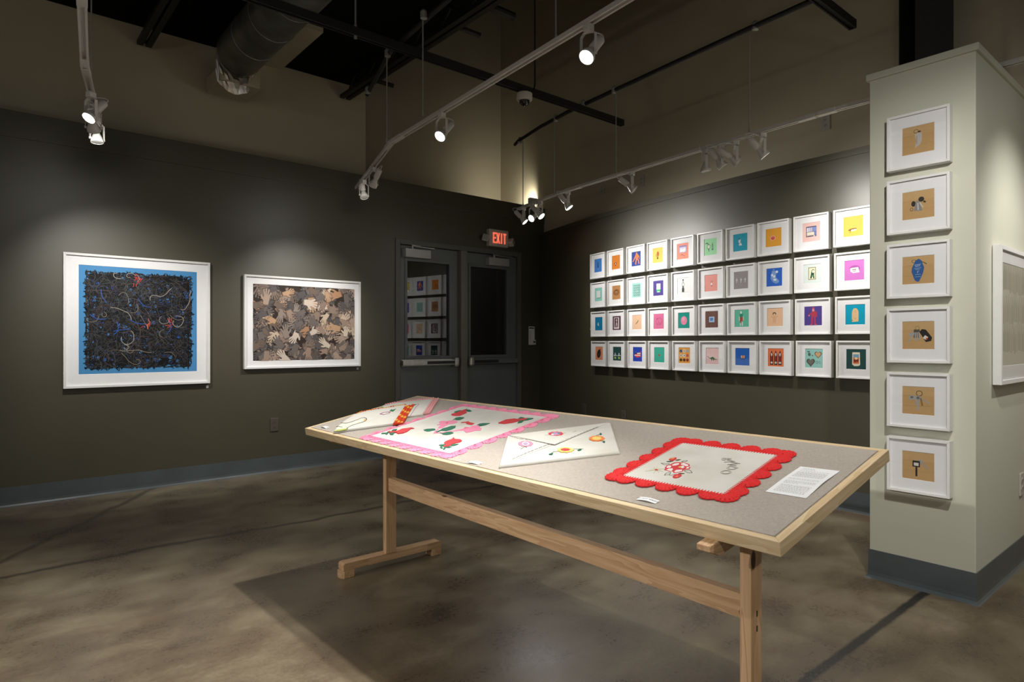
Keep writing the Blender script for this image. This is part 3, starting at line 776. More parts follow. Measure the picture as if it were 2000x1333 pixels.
def text_mesh(body, size, mt, name, outline=0.0, parent=None, align='CENTER', ext=0.0):
    cu = bpy.data.curves.new(name, 'FONT')
    cu.body = body
    cu.size = size
    cu.align_x = align
    cu.align_y = 'CENTER'
    if outline:
        cu.fill_mode = 'NONE'
        cu.bevel_depth = outline
        cu.bevel_resolution = 1
    cu.extrude = ext
    o = bpy.data.objects.new(name, cu)
    COL.objects.link(o)
    dg = bpy.context.evaluated_depsgraph_get()
    me = bpy.data.meshes.new_from_object(o.evaluated_get(dg))
    bpy.data.objects.remove(o)
    me.materials.clear()
    me.materials.append(mt)
    q = bpy.data.objects.new(name, me)
    COL.objects.link(q)
    if parent:
        q.parent = parent
    return q
wv = []
for ch, (a_, v_) in zip('BANDO', LIT['word']):
    q = text_mesh(ch, 0.040, M['ink'], 'letter', outline=0.0005)
    wv.append((q, a_, v_))
b = MB()
for j, (q, a_, v_) in enumerate(wv):
    ang = -PI / 2 + (0.30, 0.12, 0.0, -0.22, -0.45)[j] * 1.0
    R_ = Matrix.Translation((a_, v_, Z0 + 0.0026)) @ Matrix.Rotation(ang, 4, 'Z')
    b.add([R_ @ vv.co for vv in q.data.vertices], [tuple(p.vertices) for p in q.data.polygons], col=CC['grey'])
    bpy.data.objects.remove(q)
plane_part(b, 'outlined_word', M['thread'], t)
# folded envelope cloth
t = on_table('folded_cloth', 'cream cloth folded like an envelope with four small embroidered flowers', 'cloth')
P1, P2, P3, P4 = (1.456, 0.042), (1.206, 0.309), (1.485, 0.600), (1.745, 0.328)
cc_ = (1.482, 0.289)
b = MB(); b.prism([P1, P2, P3, P4], Z0, Z0 + 0.0085, inset=0.005)
plane_part(b, 'folded_body', M['cotton'], t)
def flap(pts, z0, z1, zc):
    # a thin triangular flap, the last point lifted
    mb = MB()
    a, c, d = pts
    mid = ((a[0] + c[0]) / 2, (a[1] + c[1]) / 2)
    lo = [(a[0], a[1], z0), (c[0], c[1], z0), (d[0], d[1], zc - 0.001)]
    hi = [(a[0], a[1], z0 + z1), (c[0], c[1], z0 + z1), (d[0], d[1], zc)]
    mb.add(lo + hi, [(0, 1, 2), (3, 4, 5), (0, 1, 4, 3), (1, 2, 5, 4), (2, 0, 3, 5)])
    return mb
plane_part(flap([(P1[0], P1[1] + .006), (P2[0] + .004, P2[1] - .004), (cc_[0] - .012, cc_[1] - .006)], Z0 + .0080, .0012, Z0 + .0100), 'side_flap', M['cotton'], t)
plane_part(flap([(P2[0] + .004, P2[1] + .004), (P3[0] - .003, P3[1] - .006), cc_], Z0 + .0082, .0016, Z0 + .0125), 'top_flap', M['cotton'], t)
mean = lambda p: sum((Vector(q) for q in p), Vector((0, 0))) / len(p)
fc_ = [mean(LIT['D_m'][2 * q][1]) for q in range(4)]
near = lambda p: min(range(4), key=lambda q: (mean(p) - fc_[q]).length)
for q in range(4):
    b = MB()
    for i, (k, p) in enumerate(LIT['D_m']):
        if near(p) == q:
            b.prism(p, Z0 + 0.0082, Z0 + 0.0112 + 0.0001 * i, col=CC[k])
    for p in LIT['D_l']:
        if near(p) == q:
            stroke(b, p, 0.0014, Z0 + 0.0102, CC['g2'])
    tag(plane_part(b, 'embroidered_flower', M['thread'], t), ('pink embroidered flower', 'red and lilac embroidered flower', 'orange embroidered flower', 'yellow embroidered flower')[q])
b = MB()
for p in LIT['D_seam']:
    pp = [Vector(q) for q in p]
    for a_, c_ in zip(pp[:-1], pp[1:]):
        L = (c_ - a_).length
        m_ = max(1, int(L / 0.016))
        for j in range(m_):
            s0, s1 = a_.lerp(c_, j / m_), a_.lerp(c_, (j + 0.72) / m_)
            stroke(b, [s0, s1], 0.0013, Z0 + 0.0112, CC['grey'], t=0.0012)
plane_part(b, 'seam_stitching', M['thread'], t)
# far folded cloths
t = on_table('folded_cloth', 'cream folded cloth with pale pink crochet edge at the far table corner', 'cloth')
b = MB(); b.prism(LIT['A'], Z0, Z0 + 0.0075, inset=0.004)
plane_part(b, 'folded_body', M['cotton'], t)
PP = hexc('#eeb0b2')
def ruffle(mb, path, w, z, col, col2=None, step=0.012):
    pts = [Vector(p) for p in path]
    k = 0
    rows = max(1, round(w / step))
    for a, c in zip(pts[:-1], pts[1:]):
        d = (c - a)
        L = d.length
        dn = d.normalized()
        nn = Vector((-dn.y, dn.x))
        # knitted ground under the bobbles
        q = [a - nn * w * .46, c - nn * w * .46, c + nn * w * .46, a + nn * w * .46]
        mb.prism([(p.x, p.y) for p in q], z - .004, z + .001, col=tuple(v * .8 for v in col))
        m_ = max(1, int(L / step))
        for j in range(m_):
            for r in range(rows):
                p = a.lerp(c, (j + 0.5 + (.25 if r % 2 else -.25)) / m_) + nn * w * ((r + .5) / rows - .5)
                cc2 = col if not col2 or (r + 2 * (k // 2)) % 3 else col2
                mb.ellipsoid((p.x, p.y, z + .001), ((dn.x * step * .46, dn.y * step * .46, 0), (nn.x * step * .44, nn.y * step * .44, 0), (0, 0, .0055)), 7, 5, col=cc2)
            k += 1
b = MB()
at = [Vector(p) for p in LIT['A_top']]
ruffle(b, [(0.036, 0.445), (0.052, 0.505), (0.10, 0.555), (0.16, 0.605), (0.214, 0.648)], 0.030, Z0 + 0.006, PP)
ruffle(b, [(0.235, 0.648), (0.300, 0.585), (0.385, 0.505), (0.478, 0.418)], 0.038, Z0 + 0.005, PP)
plane_part(b, 'crochet_edge', M['yarn'], t)
b = MB()
for p in LIT['A_lines']:
    stroke(b, p, 0.0022, Z0 + 0.0074, CC['plum'])
b.prism(LIT['A_leaf'], Z0 + 0.0074, Z0 + 0.0084, col=CC['dark'])
plane_part(b, 'embroidery', M['thread'], t)
t = on_table('folded_cloth', 'cream folded cloth with orange and yellow crochet edge near the table end', 'cloth')
b = MB(); b.prism(LIT['B'], Z0 + 0.0002, Z0 + 0.0100, inset=0.005)
plane_part(b, 'folded_body', M['cotton'], t)
b = MB()
OR, YE = hexc('#d9471c'), hexc('#f3bf4c')
bs = [Vector(p) for p in LIT['B_strip']]
ruffle(b, [(bs[0] + bs[1]) / 2, (bs[2] + bs[3]) / 2], 0.052, Z0 + 0.0095, OR, YE, 0.0165)
plane_part(b, 'crochet_edge', M['yarn'], t)
b = MB()
bt = LIT['B_top']
ruffle(b, [(0.058, 0.262), (0.050, 0.305), (0.083, 0.360)], 0.020, Z0 + 0.007, OR, YE, 0.010)
ruffle(b, [(0.083, 0.360), (0.128, 0.412), (0.150, 0.458), (0.188, 0.492)], 0.009, Z0 + 0.008, YE, OR, 0.012)
plane_part(b, 'crochet_edge', M['yarn'], t)
b = MB()
ZB = Z0 + 0.0098
b.prism(LIT['B_pale'], ZB, ZB + .0008, col=hexc('#d5dccb'))
b.prism(LIT['B_lime'], ZB, ZB + .0010, col=hexc('#b5bf62'))
b.prism(LIT['B_orange'], ZB, ZB + .0012, col=hexc('#e3b072'))
for p in LIT['B_lines']:
    stroke(b, p, 0.0032, ZB, CC['dark'], t=0.0016)
plane_part(b, 'outline_embroidery', M['thread'], t)
b = MB()
b.prism(LIT['B_leaf'], ZB, ZB + .0010, col=hexc('#1f7a55'))
stroke(b, LIT['B_purple'], 0.006, ZB, CC['plum'], True, t=0.0011)
plane_part(b, 'sprig_embroidery', M['thread'], t)
# paper sheet
t = on_table('paper_sheet', 'white printed information sheet lying beside the red-edged cloth', 'paper')
sh = [(2.286, 0.451), (2.389, 0.462), (2.391, 0.247), (2.288, 0.243)]
sh = [(2.288, 0.452), (2.390, 0.460), (2.391, 0.247), (2.288, 0.243)]
def bil(u, v):
    a, c, d, e = [Vector(p) for p in sh]
    return (a * (1 - u) + c * u) * (1 - v) + (e * (1 - u) + d * u) * v
b = MB()
nu, nv = 8, 12
vs = []
for lay in (0, 1):
    for j in range(nv + 1):
        for i in range(nu + 1):
            p = bil(i / nu, j / nv)
            z = Z0 + 0.0005 * lay + 0.004 * math.sin(PI * j / nv) ** 2 * (0.4 + 0.6 * i / nu)
            vs.append((p.x, p.y, z))
fs = []
W_ = nu + 1
off = W_ * (nv + 1)
for j in range(nv):
    for i in range(nu):
        q = (j * W_ + i, j * W_ + i + 1, (j + 1) * W_ + i + 1, (j + 1) * W_ + i)
        fs += [q[::-1], tuple(k + off for k in q)]
b.add(vs, fs)
plane_part(b, 'sheet', M['paper'], t)
b = MB()
rr = random.Random(3)
def textline(v, u0, u1, dark):
    u = u0
    while u < u1:
        w = rr.uniform(0.02, 0.07)
        for k in (0,):
            a_, c_ = bil(u, v), bil(min(u + w, u1), v)
            z = Z0 + 0.0008 + 0.004 * math.sin(PI * v) ** 2 * (0.4 + 0.6 * min(1, u + w))
            e = (bil(u, v + 0.007 * (1.8 if dark else 1)) - a_)
            b.face([(a_.x, a_.y, z), (c_.x, c_.y, z), (c_.x + e.x, c_.y + e.y, z), (a_.x + e.x, a_.y + e.y, z)])
        u += w + 0.02
textline(0.06, 0.13, 0.45, True)
for v in (0.105, 0.15, 0.20, 0.225, 0.25, 0.28, 0.305, 0.33, 0.36, 0.385, 0.47, 0.50, 0.56, 0.585, 0.61, 0.64, 0.70, 0.725, 0.75, 0.78, 0.805, 0.83, 0.86, 0.885, 0.91):
    textline(v, 0.12, 0.5 if v in (0.105, 0.64) else 0.88, False)
plane_part(b, 'printed_text', M['ink'], t)
# small cards
def card(cx, cy, w, h_, rot, label):
    t = on_table('notice_card', label, 'card', )
    R_ = Matrix.Translation((cx, cy, 0)) @ Matrix.Rotation(rot, 4, 'Z')
    b = MB()
    vs = []
    for lay in (0, 1):
        for j in (0, 1):
            for i in range(7):
                x = -w / 2 + w * i / 6
                z = Z0 + 0.0005 * lay + 0.003 * math.sin(PI * i / 6)
                vs.append(R_ @ Vector((x, (-h_ / 2, h_ / 2)[j], z)))
    fs = []
    for lay in (0, 1):
        for i in range(6):
            q = (lay * 14 + i, lay * 14 + i + 1, lay * 14 + 7 + i + 1, lay * 14 + 7 + i)
            fs.append(q if lay else q[::-1])
    b.add(vs, fs)
    plane_part(b, 'card', M['paper'], t)
    q = text_mesh('DO NOT TOUCH', 0.0088, M['inkdark'], 'printed_words')
    mb = MB()
    mb.add([R_ @ Vector((v.co.x, v.co.y, Z0 + 0.0011 + 0.003 * math.sin(PI * min(1, max(0, (v.co.x + w / 2) / w))))) for v in q.data.vertices], [tuple(p.vertices) for p in q.data.polygons])
    bpy.data.objects.remove(q)
    plane_part(mb, 'printed_words', M['inkdark'], t)
card(2.055, 0.053, 0.062, 0.021, 0.03, 'small white DO NOT TOUCH card in front of the red-edged cloth')
card(1.325, 0.041, 0.060, 0.021, 0.10, 'small white DO NOT TOUCH card between the rose cloth and the envelope-folded cloth')
card(0.119, 0.054, 0.060, 0.019, 0.0, 'small white DO NOT TOUCH card at the left end of the table')
# ------------------------------------------------------------------ framed pictures
def oval(cx, cy, rx, ry, n=18, rot=0.0):
    o = []
    for i in range(n):
        t = 2 * PI * i / n
        x, y = rx * math.cos(t), ry * math.sin(t)
        o.append((cx + x * math.cos(rot) - y * math.sin(rot), cy + x * math.sin(rot) + y * math.cos(rot)))
    return o
def rect(x0, y0, x1, y1):
    return [(x0, y0), (x1, y0), (x1, y1), (x0, y1)]
def rrect(cx, cy, w, h, rot):
    c, s = math.cos(rot), math.sin(rot)
    return [(cx + x * c - y * s, cy + x * s + y * c) for x, y in ((-w / 2, -h / 2), (w / 2, -h / 2), (w / 2, h / 2), (-w / 2, h / 2))]
def ring(cx, cy, rx, ry, w, n=20):
    # thin ring as a list of quads
    a, c = oval(cx, cy, rx, ry, n), oval(cx, cy, rx - w, ry - w, n)
    return [[a[i], a[(i + 1) % n], c[(i + 1) % n], c[i]] for i in range(n)]
def path(pts, w):
    o = []
    for p, q in zip(pts[:-1], pts[1:]):
        p, q = Vector(p), Vector(q)
        d = (q - p)
        if d.length < 1e-6:
            continue
        e = d.normalized()
        nn = Vector((-e.y, e.x)) * w / 2
        e = e * w * 0.3
        o.append([tuple(p - e + nn), tuple(p - e - nn), tuple(q + e - nn), tuple(q + e + nn)])
    return o

def make_frame(name, label, cat, w, h_, depth, rail, win, print_mb, loc, rotz, group=None, roll=0.0, mat_in=0.011, glass=True, wood=None):
    """local x = viewer's right, z = up, y = into the wall; back at y = 0. win = (x0, x1, z0, z1) picture opening"""
    t = thing(name, label, cat, loc, rotz, group)
    t.rotation_euler = Euler((0, roll, rotz), 'XYZ')
    b = MB()
    W2, H2 = w / 2, h_ / 2
    o = [(-W2, -H2), (W2, -H2), (W2, H2), (-W2, H2)]
    i_ = [(-W2 + rail, -H2 + rail), (W2 - rail, -H2 + rail), (W2 - rail, H2 - rail), (-W2 + rail, H2 - rail)]
    for k in range(4):
        k2 = (k + 1) % 4
        a, c, d, e = o[k], o[k2], i_[k2], i_[k]
        vs = [(p[0], y, p[1]) for y in (-depth, 0) for p in (a, c, d, e)]
        b.add(vs, [(0, 1, 2, 3), (7, 6, 5, 4), (0, 4, 5, 1), (1, 5, 6, 2), (2, 6, 7, 3), (3, 7, 4, 0)])
    b.build('frame', M['white'], t, bevel=0.0012)
    ym = -depth + mat_in
    x0, x1, z0, z1 = win
    b = MB()
    mo = [(-W2 + rail, -H2 + rail), (W2 - rail, -H2 + rail), (W2 - rail, H2 - rail), (-W2 + rail, H2 - rail)]
    mi_ = [(x0, z0), (x1, z0), (x1, z1), (x0, z1)]
    bv = 0.0015
    mb_ = [(x0 + bv, z0 + bv), (x1 - bv, z0 + bv), (x1 - bv, z1 - bv), (x0 + bv, z1 - bv)]
    for k in range(4):
        k2 = (k + 1) % 4
        b.face([(mo[k][0], ym, mo[k][1]), (mo[k2][0], ym, mo[k2][1]), (mi_[k2][0], ym, mi_[k2][1]), (mi_[k][0], ym, mi_[k][1])])
        b.face([(mi_[k][0], ym, mi_[k][1]), (mi_[k2][0], ym, mi_[k2][1]), (mb_[k2][0], ym + .0015, mb_[k2][1]), (mb_[k][0], ym + .0015, mb_[k][1])])
    b.build('mat_board', M['mat'], t)
    print_mb(x0, x1, z0, z1, ym + 0.0022).build('print', M['print'], t)
    if glass:
        b = MB()
        b.face([(-W2 + rail, ym - 0.003, -H2 + rail), (W2 - rail, ym - 0.003, -H2 + rail), (W2 - rail, ym - 0.003, H2 - rail), (-W2 + rail, ym - 0.003, H2 - rail)])
        b.build('glass_pane', M['glass'], t)
    return t

def print_from(bg, items):
    """items: (colour, [polygons in 0..1 of the opening])"""
    def f(x0, x1, z0, z1, y):
        b = MB()
        b.keep = True
        b.face([(x0 - .004, y, z0 - .004), (x1 + .004, y, z0 - .004), (x1 + .004, y, z1 + .004), (x0 - .004, y, z1 + .004)], col=hexc(bg))
        k = 0
        for col, polys in items:
            c = hexc(col)
            for p in polys:
                k += 1
                ar = sum(p[i][0] * p[(i + 1) % len(p)][1] - p[(i + 1) % len(p)][0] * p[i][1] for i in range(len(p)))
                if ar < 0:
                    p = p[::-1]
                b.face([(x0 + (x1 - x0) * q[0], y - 0.00012 - 0.000012 * k, z0 + (z1 - z0) * q[1]) for q in p], col=c)
        return b
    return f

def figure(cx, cy, s, skin, top, legs, arm=0.35):
    return [(legs, [rrect(cx - .07 * s, cy - .30 * s, .10 * s, .42 * s, -.06), rrect(cx + .07 * s, cy - .30 * s, .10 * s, .42 * s, .06)]),
            (top, [[(cx - .15 * s, cy + .25 * s), (cx + .15 * s, cy + .25 * s), (cx + .11 * s, cy - .12 * s), (cx - .11 * s, cy - .12 * s)]]),
            (skin, [rrect(cx - .20 * s, cy + .06 * s, .07 * s, .40 * s, -arm), rrect(cx + .20 * s, cy + .06 * s, .07 * s, .40 * s, arm), oval(cx, cy + .37 * s, .085 * s, .11 * s, 12)])]
rr = random.Random(11)
flat = lambda L: [q for p in L for q in p]
PR = {}
PR[0, 0] = ('#4484d0', 'a small black tool on blue', [('#1d2b45', [rrect(.48, .56, .11, .42, 0)]), ('#6f93c4', path([(.44, .72), (.52, .70)], .02) + path([(.44, .6), (.52, .58)], .02)), ('#c9d6ea', ring(.50, .30, .05, .09, .015)), ('#2a3c60', [oval(.48, .35, .06, .05)])])
PR[0, 1] = ('#da8230', 'a tiny brown figurine on orange', [('#5a2f22', [oval(.42, .42, .16, .06)]), ('#7a3e2a', [rrect(.44, .32, .10, .18, 0)]), ('#e9dccb', [oval(.43, .40, .06, .05)])])
PR[0, 2] = ('#2b4597', 'an orange toy figure on royal blue', [('#f0884f', [[(.42, .80), (.50, .88), (.62, .86), (.72, .74), (.66, .50), (.48, .46), (.42, .62)], [(.44, .80), (.30, .60), (.16, .42), (.22, .36), (.36, .50), (.50, .64)], [(.70, .76), (.82, .66), (.86, .48), (.80, .46), (.76, .58), (.64, .66)], [(.48, .50), (.40, .30), (.38, .12), (.50, .10), (.52, .28), (.60, .46)], [(.58, .48), (.70, .34), (.74, .12), (.84, .14), (.80, .36), (.68, .52)], oval(.53, .88, .06, .06), oval(.16, .36, .06, .05)]), ('#b85a35', path([(.5, .76), (.54, .56)], .03))])
PR[0, 3] = ('#cdbf5a', 'a red-brown rattle on mustard yellow', [('#b65d2e', [oval(.50, .58, .12, .17)]), ('#5f2c1f', [rrect(.50, .36, .06, .14, 0), oval(.48, .30, .08, .05)]), ('#6e4a26', path([(.30, .56), (.36, .42), (.46, .36)], .03))])
PR[0, 4] = ('#ef9077', 'a lilac packet of white pieces on salmon', [('#8f86bd', [rect(.18, .42, .82, .86)]), ('#d8d2ea', [rect(.22, .44, .78, .76)]), ('#f6eef0', [oval(.36, .56, .10, .10), oval(.56, .54, .11, .11), oval(.68, .60, .07, .09)]), ('#7d3b3f', path([(.34, .26), (.44, .30), (.52, .24)], .03) + path([(.56, .22), (.66, .20)], .03))])
PR[0, 5] = ('#a4e6b0', 'a wristwatch and small bottle on mint', [('#4f6157', path([(.12, .72), (.24, .76), (.36, .64)], .05) + path([(.36, .40), (.38, .26)], .06)), ('#5a6a60', ring(.36, .52, .13, .15, .03)), ('#eef2e6', [oval(.36, .52, .095, .11)]), ('#4d7565', [rrect(.66, .45, .12, .32, 0), rrect(.66, .66, .05, .12, 0)]), ('#8fc6a8', [rrect(.66, .48, .06, .2, 0)])])
PR[0, 6] = ('#0ba7c4', 'a small white charm on turquoise', [('#e8eceb', [oval(.44, .58, .07, .14), [(.36, .44), (.56, .46), (.62, .30), (.50, .34), (.44, .30)]]), ('#3d5a5f', [oval(.42, .70, .04, .05)] + path([(.34, .42), (.44, .44)], .03))])
PR[0, 7] = ('#f0aa3a', 'a red lips badge on amber', [('#f3c9c0', [oval(.46, .47, .17, .12)]), ('#d8362f', [oval(.46, .47, .13, .09)]), ('#f4d6cf', path([(.38, .48), (.54, .48)], .02)), ('#c6772c', path([(.64, .50), (.70, .53)], .02))])
PR[0, 8] = ('#f4c8c2', 'an eyeshadow palette on pale pink', [('#5b5f78', [rect(.20, .26, .78, .80)]), ('#eeeaf6', [rect(.24, .52, .34, .74)]), ('#d6cbe8', [rect(.36, .52, .46, .74)]), ('#c3c9e2', [rect(.48, .52, .56, .74)]), ('#8494cf', [rect(.58, .52, .76, .74)]), ('#f0e2cf', [rect(.24, .34, .66, .50)]), ('#7385bd', [rect(.68, .34, .76, .50)]), ('#efe8e8', [rect(.24, .28, .70, .32)]), ('#5a4034', path([(.26, .29), (.6, .30)], .03))])
PR[0, 9] = ('#ecc257', 'small brown shells on yellow', [('#9c6a35', [oval(.46, .34, .22, .06, rot=.1)]), ('#f3efe6', [oval(.44, .30, .05, .05), oval(.54, .31, .05, .05), oval(.62, .33, .04, .05)]), ('#6e4a28', path([(.26, .32), (.44, .38), (.66, .36)], .03) + path([(.36, .28), (.34, .18)], .02))])
PR[1, 0] = ('#8fd2c4', 'a white square on aqua', [('#4d6f69', [rect(.28, .22, .80, .74)]), ('#e3e6e6', [rect(.22, .26, .76, .78)])])
PR[1, 1] = ('#c08a58', 'a wreath of brown beads on tan', [('#6b4327', [oval(.50 + .30 * math.cos(i * PI / 7), .52 + .18 * math.sin(i * PI / 7), .055, .045, 8) for i in range(14)] + [oval(.5 + .14 * math.cos(i * PI / 4), .54 + .1 * math.sin(i * PI / 4), .05, .04, 8) for i in range(8)]), ('#caa277', [oval(.5, .54, .06, .05)])])
PR[1, 2] = ('#a2d8cf', 'rows of dark rings on pale aqua', [('#3c5f60', flat([ring(.20 + .2 * i, .16 + .165 * j, .085, .07, .028, 12) for i in range(4) for j in range(5)])), ('#dff0ea', [oval(.2 + .2 * i, .12 + .165 * j, .03, .025, 6) for i in range(4) for j in range(5)])])
PR[1, 3] = ('#52428f', 'a white and green card on purple', [('#f0efe9', [rect(.32, .42, .70, .80)]), ('#3fb56d', [rect(.32, .22, .70, .42)]), ('#a3a9a3', ring(.51, .63, .10, .12, .03)), ('#dfe9df', [rect(.40, .24, .62, .30)])])
PR[1, 4] = ('#f1f0ef', 'a slim dark bottle figurine on white', [('#3f4b46', [rrect(.48, .22, .20, .26, 0), oval(.48, .86, .06, .05)]), ('#9aa6a0', ring(.48, .58, .12, .13, .04)), ('#586660', [rrect(.48, .42, .14, .14, 0), rrect(.48, .75, .05, .12, 0)]), ('#c9ccd0', path([(.2, .10), (.9, .09)], .008))])
PR[1, 5] = ('#ee9f96', 'a tiny white pendant on pink', [('#f3ecea', [oval(.53, .44, .06, .07)]), ('#7a4b47', path([(.48, .52), (.50, .62)], .02) + path([(.56, .52), (.62, .64)], .02) + path([(.50, .34), (.58, .32)], .04))])
PR[1, 6] = ('#9b9697', 'three small crosses on grey', [('#e6e4df', flat([path([(x, .36), (x, .62)], .035) + path([(x - .06, .53), (x + .06, .53)], .035) for x in (.2, .5, .78)])), ('#6d6868', flat([path([(x + .02, .34), (x + .05, .34)], .02) for x in (.2, .5, .78)]))])
PR[1, 7] = ('#2e68cf', 'a glass Christmas stocking on blue', [('#86a8dc', [[(.34, .84), (.56, .86), (.62, .66), (.58, .50), (.80, .30), (.78, .20), (.62, .14), (.44, .22), (.26, .44), (.32, .62)]]), ('#dfe9f7', [oval(.66, .78, .08, .07), oval(.36, .62, .07, .07), oval(.50, .54, .08, .07), oval(.54, .36, .10, .06)]), ('#b6cbea', path([(.42, .88), (.46, .93), (.52, .88)], .02)), ('#5f8ad2', path([(.3, .46), (.46, .28), (.66, .2)], .03))])
PR[1, 8] = ('#e4efeb', 'a small green figure card on pale mint', [('#8d7a3d', [rect(.28, .20, .70, .84)]), ('#eef0cf', [rect(.31, .23, .67, .81)]), ('#31503f', [[(.38, .26), (.46, .66), (.52, .74), (.62, .70), (.60, .44), (.62, .26), (.56, .26), (.52, .44), (.46, .26)]]), ('#f4efdb', [oval(.55, .62, .07, .08)]), ('#5c9b68', [rect(.46, .36, .58, .44)])])
PR[1, 9] = ('#d97fd2', 'a torn white ticket on orchid pink', [('#b45fae', [oval(.52, .58, .26, .16)]), ('#f3efee', [[(.28, .58), (.34, .62), (.70, .64), (.76, .38), (.42, .36), (.40, .40), (.32, .42)]]), ('#75657a', [rect(.42, .50, .46, .56), rect(.48, .50, .52, .56), rect(.54, .50, .58, .56), rect(.42, .44, .6, .46)])])
PR[2, 0] = ('#1680ad', 'a tiny white figure on deep blue', [('#e9eeee', [oval(.42, .55, .06, .05), oval(.38, .46, .06, .05), oval(.44, .40, .06, .05)]), ('#b8904d', [oval(.45, .49, .04, .05)])])
PR[2, 1] = ('#5f3a4b', 'a carved white plaque on maroon', [('#e3dede', [rect(.16, .10, .78, .90)]), ('#4a3038', [rect(.22, .20, .66, .86)]), ('#d8b8b4', [oval(.46, .70, .08, .10)]), ('#cfc3c3', [[(.34, .24), (.40, .52), (.46, .60), (.54, .50), (.58, .24), (.52, .24), (.46, .44), (.42, .24)]])])
PR[2, 2] = ('#ecc3a2', 'a small grey feather on peach', [('#8f7a62', [[(.30, .36), (.46, .40), (.60, .52), (.68, .64), (.62, .64), (.50, .54), (.36, .42)]])])
PR[2, 3] = ('#df739f', 'a looped thin cord on rose pink', [('#a84a70', flat([ring(.52, .50, .30, .24, .022, 24), path([(.34, .28), (.46, .40), (.66, .34), (.78, .5)], .022), path([(.24, .72), (.40, .66), (.52, .40)], .022)]))])
PR[2, 4] = ('#0a9489', 'a round pink balloon on teal', [('#e889a8', [oval(.50, .50, .27, .27, 28)]), ('#f0a3bb', [oval(.46, .58, .14, .13)])])
PR[2, 5] = ('#6f4e46', 'a pale blue square on brown', [('#c3d8f4', [rect(.30, .34, .70, .66)]), ('#78aee4', [rect(.34, .38, .64, .62)]), ('#2e5a9a', [rect(.38, .50, .60, .56), rect(.40, .44, .52, .48)])])
PR[2, 6] = ('#68c4a8', 'a doll in red shorts on sea green', [('#e8ebe6', [oval(.45, .84, .06, .08), rrect(.33, .50, .05, .24, 0), rrect(.60, .50, .05, .24, 0), rrect(.41, .18, .06, .22, 0), rrect(.54, .18, .06, .22, 0)]), ('#2c8a74', [rect(.36, .56, .58, .76)]), ('#b8473a', [rect(.38, .34, .58, .56), rect(.38, .24, .46, .40)])])
PR[2, 7] = ('#f4c8a4', 'a small baby doll on peach', [('#e9b78f', [oval(.46, .46, .11, .18), rrect(.30, .52, .16, .06, -.5), rrect(.62, .52, .16, .06, .5), rrect(.40, .28, .08, .20, 0), rrect(.52, .28, .08, .20, 0)]), ('#4a3328', [oval(.46, .68, .11, .09)]), ('#eec39e', [oval(.46, .64, .075, .08)])])
PR[2, 8] = ('#544591', 'a pink figure in red on purple', [('#b83f52', [rect(.40, .46, .64, .74), rrect(.44, .26, .09, .40, -.05), rrect(.60, .26, .09, .40, .05), rrect(.34, .60, .22, .07, .5), rrect(.68, .58, .08, .28, .1)]), ('#e39a9a', [oval(.51, .80, .07, .07), oval(.28, .52, .05, .03)]), ('#cc5564', [oval(.51, .90, .07, .05), oval(.40, .06, .07, .03), oval(.64, .06, .07, .03)])])
PR[2, 9] = ('#08a4c8', 'a tan arched plaque on turquoise', [('#e6c494', [[(.34, .14), (.66, .16)] + [(.50 + .17 * math.cos(t), .56 + .26 * math.sin(t)) for t in [PI * i / 12 for i in range(13)]]]), ('#3d3a38', [rect(.33, .20, .38, .23)]), ('#c99f63', [oval(.5, .3, .03, .02), oval(.5, .64, .03, .02)])])
PR[3, 0] = ('#e79670', 'a black ribbed pod on salmon', [('#23221f', [oval(.46, .47, .24, .32, 20, rot=-.4), rrect(.62, .78, .10, .10, 0)]), ('#57544c', path([(.34, .32), (.46, .66)], .03) + path([(.46, .26), (.56, .60)], .03))])
PR[3, 1] = ('#274c4c', 'white and yellow earrings on dark teal', [('#e9e9e4', flat([[oval(x, .50, .05, .07), oval(x - .12, .38, .06, .04), oval(x + .12, .38, .06, .04), oval(x, .40, .05, .05)] for x in (.27, .72)])), ('#b9d66a', flat([[oval(x - .05, .22, .05, .09), oval(x + .06, .20, .05, .08)] for x in (.27, .72)])), ('#d98a80', [oval(.28, .52, .03, .03)])])
PR[3, 2] = ('#2d49ba', 'a flag-striped map shape on royal blue', [('#e5533f', [[(.14, .46), (.46, .64), (.46, .58), (.76, .64), (.84, .72), (.84, .30), (.70, .34), (.52, .26), (.30, .32)]]), ('#f0eef0', [rect(.46, .52, .82, .60), rect(.16, .40, .82, .46)]), ('#2a3f86', [rect(.16, .52, .46, .66)]), ('#8c9ad6', path([(.2, .64), (.4, .65)], .02))])
PR[3, 3] = ('#43b49e', 'a tiny brown oval on teal', [('#a8805c', [oval(.48, .48, .09, .08)]), ('#7c4f38', [oval(.48, .47, .045, .045)])])
PR[3, 4] = ('#eca74b', 'nine printed buttons on orange', [(c, [oval(.2 + .28 * i, .22 + .28 * j, .12, .10)]) for (i, j), c in zip([(i, j) for j in range(3) for i in range(3)], ('#43402f', '#5a3a30', '#8c3a2e', '#d8d2cc', '#dfe4e6', '#c8553f', '#3d5a7d', '#e8e2de', '#9fa8ac'))] + [('#7f5a4c', [oval(.48, .78, .05, .05), oval(.2, .5, .05, .05), oval(.5, .5, .05, .05)])])
PR[3, 5] = ('#eecaca', 'a green long-necked dinosaur on pale pink', [('#3f6b4a', [[(.08, .50), (.14, .50), (.26, .40), (.36, .40), (.48, .46), (.60, .44), (.70, .34), (.94, .28), (.76, .28), (.66, .32), (.62, .26), (.58, .32), (.46, .32), (.44, .26), (.40, .32), (.34, .34), (.24, .38), (.14, .46)]]), ('#2f4a36', [rrect(.45, .28, .05, .10, 0), rrect(.60, .28, .05, .10, 0)])])
